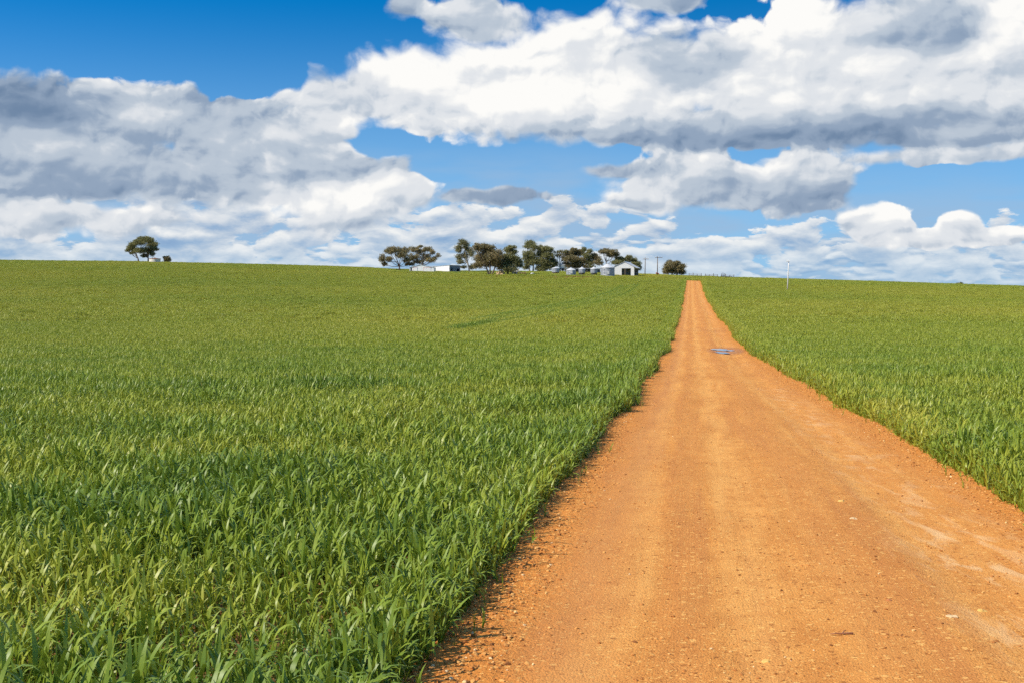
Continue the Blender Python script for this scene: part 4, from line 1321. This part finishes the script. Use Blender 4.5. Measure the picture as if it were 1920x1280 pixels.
def pole(label, px, py_top, Y, arms, mat, r=0.13, tilt=0.0, group='power poles'):
    s = Y / F
    X, _, Z = at_depth(px, Y)
    H = (HZ - py_top) * s - Z
    root = tag(empty('power_pole', (X, Y, Z)), label, 'pole', group)
    V, Fc = [], []
    tube(V, Fc, [(0, 0, -0.4), (tilt * 0.5, 0, H * 0.5), (tilt, 0, H)], [r * 1.15, r, r * 0.8], 10)
    add('shaft', mesh_of('shaft', V, Fc, mat, True), root)
    for k, (dz, half, off) in enumerate(arms):
        boxes('crossarm', mat, root, [(tilt + off - half, tilt + off + half, -0.22, -0.10, H - dz - 0.08, H - dz + 0.08)])
        for q in (-0.85, 0.0, 0.85):
            V, Fc = [], []
            lathe(V, Fc, [(0.03, 0), (0.07, 0.08), (0.05, 0.14), (0.07, 0.2), (0.001, 0.26)], 10)
            add('insulator', mesh_of('insulator', V, Fc, WHITE), root, (tilt + off + half * q, -0.16, H - dz + 0.08))
    return root
pole('timber power pole nearest the machinery shed', 1209.3, 483.3, 384, [(0.5, 0.9, 0.1)], WOOD, 0.13, 0.12)
pole('timber power pole with wide crossarm beside the red machine', 1232.6, 481.2, 382, [(0.35, 1.25, 0.35)], WOOD, 0.14, 0.06)
_p = at_px(1476.3, 545.0)
pole('pale lone pole standing in the wheat on the far side of the track', 1476.3, 489.5, _p[1], [(0.12, 0.32, -0.25)], POLEW, 0.12, 0.30, None)

def wheel(parent, x, y, r, w=0.25):
    V, Fc = [], []
    prof = [(r * 0.55, -w / 2), (r * 0.92, -w / 2), (r, -w * 0.3), (r, w * 0.3), (r * 0.92, w / 2), (r * 0.55, w / 2), (r * 0.55, -w / 2)]
    lathe(V, Fc, prof, 20)
    V = [Vector((v.x, v.z, v.y + r)) for v in V]
    o = add('wheel', mesh_of('wheel', V, Fc, TYRE, True), parent, (x, y, 0))
    V, Fc = [], []
    lathe(V, Fc, [(0.001, -w * 0.3), (r * 0.56, -w * 0.3), (r * 0.56, w * 0.3), (0.001, w * 0.3)], 16)
    V = [Vector((v.x, v.z, v.y + r)) for v in V]
    add('rim', mesh_of('rim', V, Fc, GALV), o)

def machines():
    Y = at_px(965.5, 514.6)[1]; s = Y / F
    X, _, Z = at_depth(965.5, Y)
    t = tag(empty('farm_trailer', (X, Y, Z), 0.1), 'cream box trailer parked beside the dark gum tree', 'trailer')
    w = 15 * s
    boxes('body', CREAM, t, [(-w / 2, w / 2, -0.9, 0.9, 0.75, 1.25)])
    boxes('side_board', CREAM, t, [(-w / 2, w / 2, -0.96, -0.904, 1.0, 1.62)])
    boxes('side_board', CREAM, t, [(-w / 2, w / 2, 0.904, 0.96, 1.0, 1.62)])
    boxes('end_board', CREAM, t, [(-w / 2 + 0.001, -w / 2 + 0.06, -0.9, 0.9, 1.254, 1.60)])
    boxes('chassis', STEEL, t, [(-w / 2 + 0.1, w / 2 + 0.9, -0.12, 0.12, 0.55, 0.745)])
    for x in (-0.5, 0.4):
        for y in (-0.85, 0.85):
            wheel(t, x, y, 0.36)
    X, Y2, Z = at_depth(980, at_px(980, 515.2)[1])
    m = tag(empty('old_harrow', (X, Y2, Z)), 'dark rusty harrow lying beside the cream trailer', 'machinery')
    V, Fc = [], []
    for k in range(6):
        x = -0.85 + 0.34 * k
        tube(V, Fc, [(x, -0.5, 0.42), (x + 0.05, 0.5, 0.46)], [0.05, 0.05], 5)
    tube(V, Fc, [(-1.0, -0.45, 0.45), (1.0, -0.45, 0.40)], [0.07, 0.07], 5)
    tube(V, Fc, [(-1.0, 0.45, 0.45), (1.0, 0.45, 0.45)], [0.07, 0.07], 5)
    add('frame', mesh_of('frame', V, Fc, RUSTY), m)
    for k in range(6):
        V, Fc = [], []
        lathe(V, Fc, [(0.001, -0.03), (0.36, 0.0), (0.001, 0.03)], 16)
        V = [Vector((v.z, v.x, v.y + 0.34)) for v in V]
        add('disc', mesh_of('disc', V, Fc, STEEL), m, (-0.85 + 0.34 * k, 0, 0), 0.3)
    X, Y2, Z = at_depth(1233, at_px(1233, 516)[1])
    m = tag(empty('red_machine', (X, Y2, Z)), 'small faded red machine at the foot of the crossarm pole', 'machinery')
    prisms('hood', REDP, m, [(-0.62, 0.35), (0.55, 0.35), (0.42, 0.75), (-0.05, 0.82), (-0.5, 1.05)], -0.4, 0.4)
    boxes('tow_bar', STEEL, m, [(0.556, 1.5, -0.05, 0.05, 0.32, 0.42)])
    for y in (-0.55, 0.55):
        wheel(m, -0.25, y, 0.38)
    # the old dark plough on the fence line
    X, Y2, Z = at_depth(1358.5, 398)
    m = tag(empty('old_plough', (X, Y2, Z)), 'dark derelict plough with upright wheel on the skyline right of the track', 'machinery')
    V, Fc = [], []
    for k in range(20):
        a, b = 6.283 * k / 20, 6.283 * (k + 1) / 20
        tube(V, Fc, [(0.62 * math.cos(a), 0, 1.0 + 0.62 * math.sin(a)), (0.62 * math.cos(b), 0, 1.0 + 0.62 * math.sin(b))], [0.06, 0.06], 5)
    for k in range(4):
        a = 3.1416 * k / 4
        tube(V, Fc, [(-0.6 * math.cos(a), 0, 1.0 - 0.6 * math.sin(a)), (0.6 * math.cos(a), 0, 1.0 + 0.6 * math.sin(a))], [0.025, 0.025], 4)
    add('wheel', mesh_of('wheel', V, Fc, STEEL), m, (-0.5, 0, 0))
    V, Fc = [], []
    tube(V, Fc, [(-1.4, 0.1, 0.55), (-0.6, 0.1, 0.62), (0.8, 0.1, 0.45), (2.6, 0.1, 0.5)], [0.08, 0.09, 0.09, 0.07], 6)
    tube(V, Fc, [(-0.5, 0.1, 1.0), (0.2, 0.1, 0.55)], [0.06, 0.06], 6)
    add('beam', mesh_of('beam', V, Fc, STEEL), m)
    for x in (0.4, 1.3, 2.3):
        V, Fc = [], []
        tube(V, Fc, [(x, 0.1, 0.5), (x + 0.25, 0.0, 0.2), (x + 0.05, -0.1, -0.05)], [0.07, 0.08, 0.03], 6)
        add('share', mesh_of('share', V, Fc, STEEL), m)
    # the fence beside it
    a0 = at_depth(1292, 402); a1 = at_depth(1376, 400)
    f = tag(empty('stock_fence', a0), 'old timber post and rail fence on the skyline right of the track', 'fence')
    n = 12
    L = Vector((a1[0] - a0[0], a1[1] - a0[1], 0))
    for k in range(n):
        q = L * (k / (n - 1))
        z = float(hgt(a0[0] + q.x, a0[1] + q.y)) - a0[2]
        h = 1.15 + 0.25 * math.sin(k * 2.3)
        boxes('post', WOOD, f, [(q.x - 0.08, q.x + 0.08, q.y - 0.08, q.y + 0.08, z - 0.3, z + h)])
        if k < n - 1 and k not in (3, 7):
            q2 = L * ((k + 1) / (n - 1))
            z2 = float(hgt(a0[0] + q2.x, a0[1] + q2.y)) - a0[2]
            for hh in (0.55, 0.95):
                V, Fc = [], []
                tube(V, Fc, [(q.x, q.y - 0.11, z + hh), (q2.x, q2.y - 0.11, z2 + hh)], [0.045, 0.045], 5)
                add('rail', mesh_of('rail', V, Fc, WOOD), f)
    # mound and white rock
    X, Y2, Z = at_depth(939, at_px(939, 516.8)[1])
    o = add('straw_mound', rock_mesh('straw_mound', random.Random(4), TAN, 1.05, 1.0, 3), None, (X, Y2, Z + 0.35))
    tag(o, 'rounded tan straw mound between two gum trees', 'mound')
    X, Y2, Z = at_depth(998, at_px(998, 515.5)[1])
    o = add('rock', rock_mesh('rock', random.Random(8), WHITE, 0.45, 0.6, 2), None, (X, Y2, Z + 0.3))
    tag(o, 'small whitish rock on the yard grass right of the harrow', 'rock')
machines()

# ------------------------------------------------------------------ puddles
def puddles():
    m, n, p = principled('puddle_water', 0.03, 0.5)
    p.inputs['Base Color'].default_value = (0.22, 0.10, 0.045, 1)
    p.inputs['IOR'].default_value = 1.33
    labs = ['far oval puddle reflecting the sky in the track', 'thin puddle nearest the verge beside the far oval puddle', 'near oval puddle reflecting the sky in the track']
    for k, (px, py, rx, ry) in enumerate(PUDDLES):
        cx, cy, cz = at_px(px, py)
        hw = rx / F * cy
        hl = abs(at_px(px, py - ry)[1] - at_px(px, py + ry)[1]) / 2
        zz = float(hgt(cx, cy) + road_profile(np.array(cx - float(xroad(cy))), np.array(cy))) - 0.004
        V, Fc = [(0, 0, 0)], []
        for i in range(40):
            a = 6.283 * i / 40
            q = 1 + 0.16 * math.sin(3 * a + k) + 0.08 * math.sin(7 * a + 2 * k)
            V.append((hw * q * math.cos(a), hl * q * math.sin(a), (float(hgt(cx, cy + hl * math.sin(a))) - float(hgt(cx, cy))) * 0.0))
            Fc.append((0, 1 + i, 1 + (i + 1) % 40))
        o = add('puddle', mesh_of('puddle', V, Fc, m), None, (cx, cy, zz))
        tag(o, labs[k], 'puddle', 'puddles in the track')
puddles()
build_road_bits()

# ------------------------------------------------------------------ rough grass of the yard
def yard():
    kinds = bpy.data.collections['crop_kinds']
    ng = [g for g in bpy.data.node_groups if g.name.startswith('crop_scatter')][0]
    n = 13000
    px = rng.uniform(640, 1400, n)
    Y = rng.uniform(330, YC + 25, n)
    X = (px - 960) / F * Y
    ok = (Y > crop_end(X, Y)) & ~((np.abs(X - xroad(Y)) < 2.3) & (Y < ROAD_END - 1))
    lane = np.abs(Y - (396 + 6 * np.sin(px / 25.0))) < 3.0
    ok &= ~(lane & (px < 945))
    X, Y, px = X[ok], Y[ok], px[ok]
    n = len(X)
    sc = rng.uniform(0.35, 0.95, n) * (0.5 + fbm(X / 9, Y / 9, 2))
    dry = np.exp(-((px - 1210) / 70) ** 2)
    o = scatter('yard_grass', np.stack([X, Y, hgt(X, Y)], -1), rng.integers(22, 30, n),
                np.stack([0 * X, 0 * X, rng.uniform(0, 6.28, n)], -1), np.stack([0.9 + 0 * sc, 0.9 + 0 * sc, sc], -1),
                np.clip(0.70 + 0.35 * dry + rng.normal(0, 0.12, n), 0, 1), ng)
    tag(o, 'rough yellow-green grass round the silos and sheds', 'grass', kind='stuff')
    # pale vehicle lane behind the trees
    xs = np.linspace(845, 948, 60)
    yc = 396 + 6 * np.sin(xs / 25.0)
    P = np.zeros((2, 60, 3))
    for r_, o_ in enumerate((-3.2, 3.2)):
        Yv = yc + o_
        Xv = (xs - 960) / F * Yv
        P[r_] = np.stack([Xv, Yv, hgt(Xv, Yv) + 0.05], -1)
    tag(add('farm_lane', grid_mesh('farm_lane', P, plain('pale_sand', (0.55, 0.45, 0.30), 0.95, 0.2, 0.6))), kind='structure')
yard()
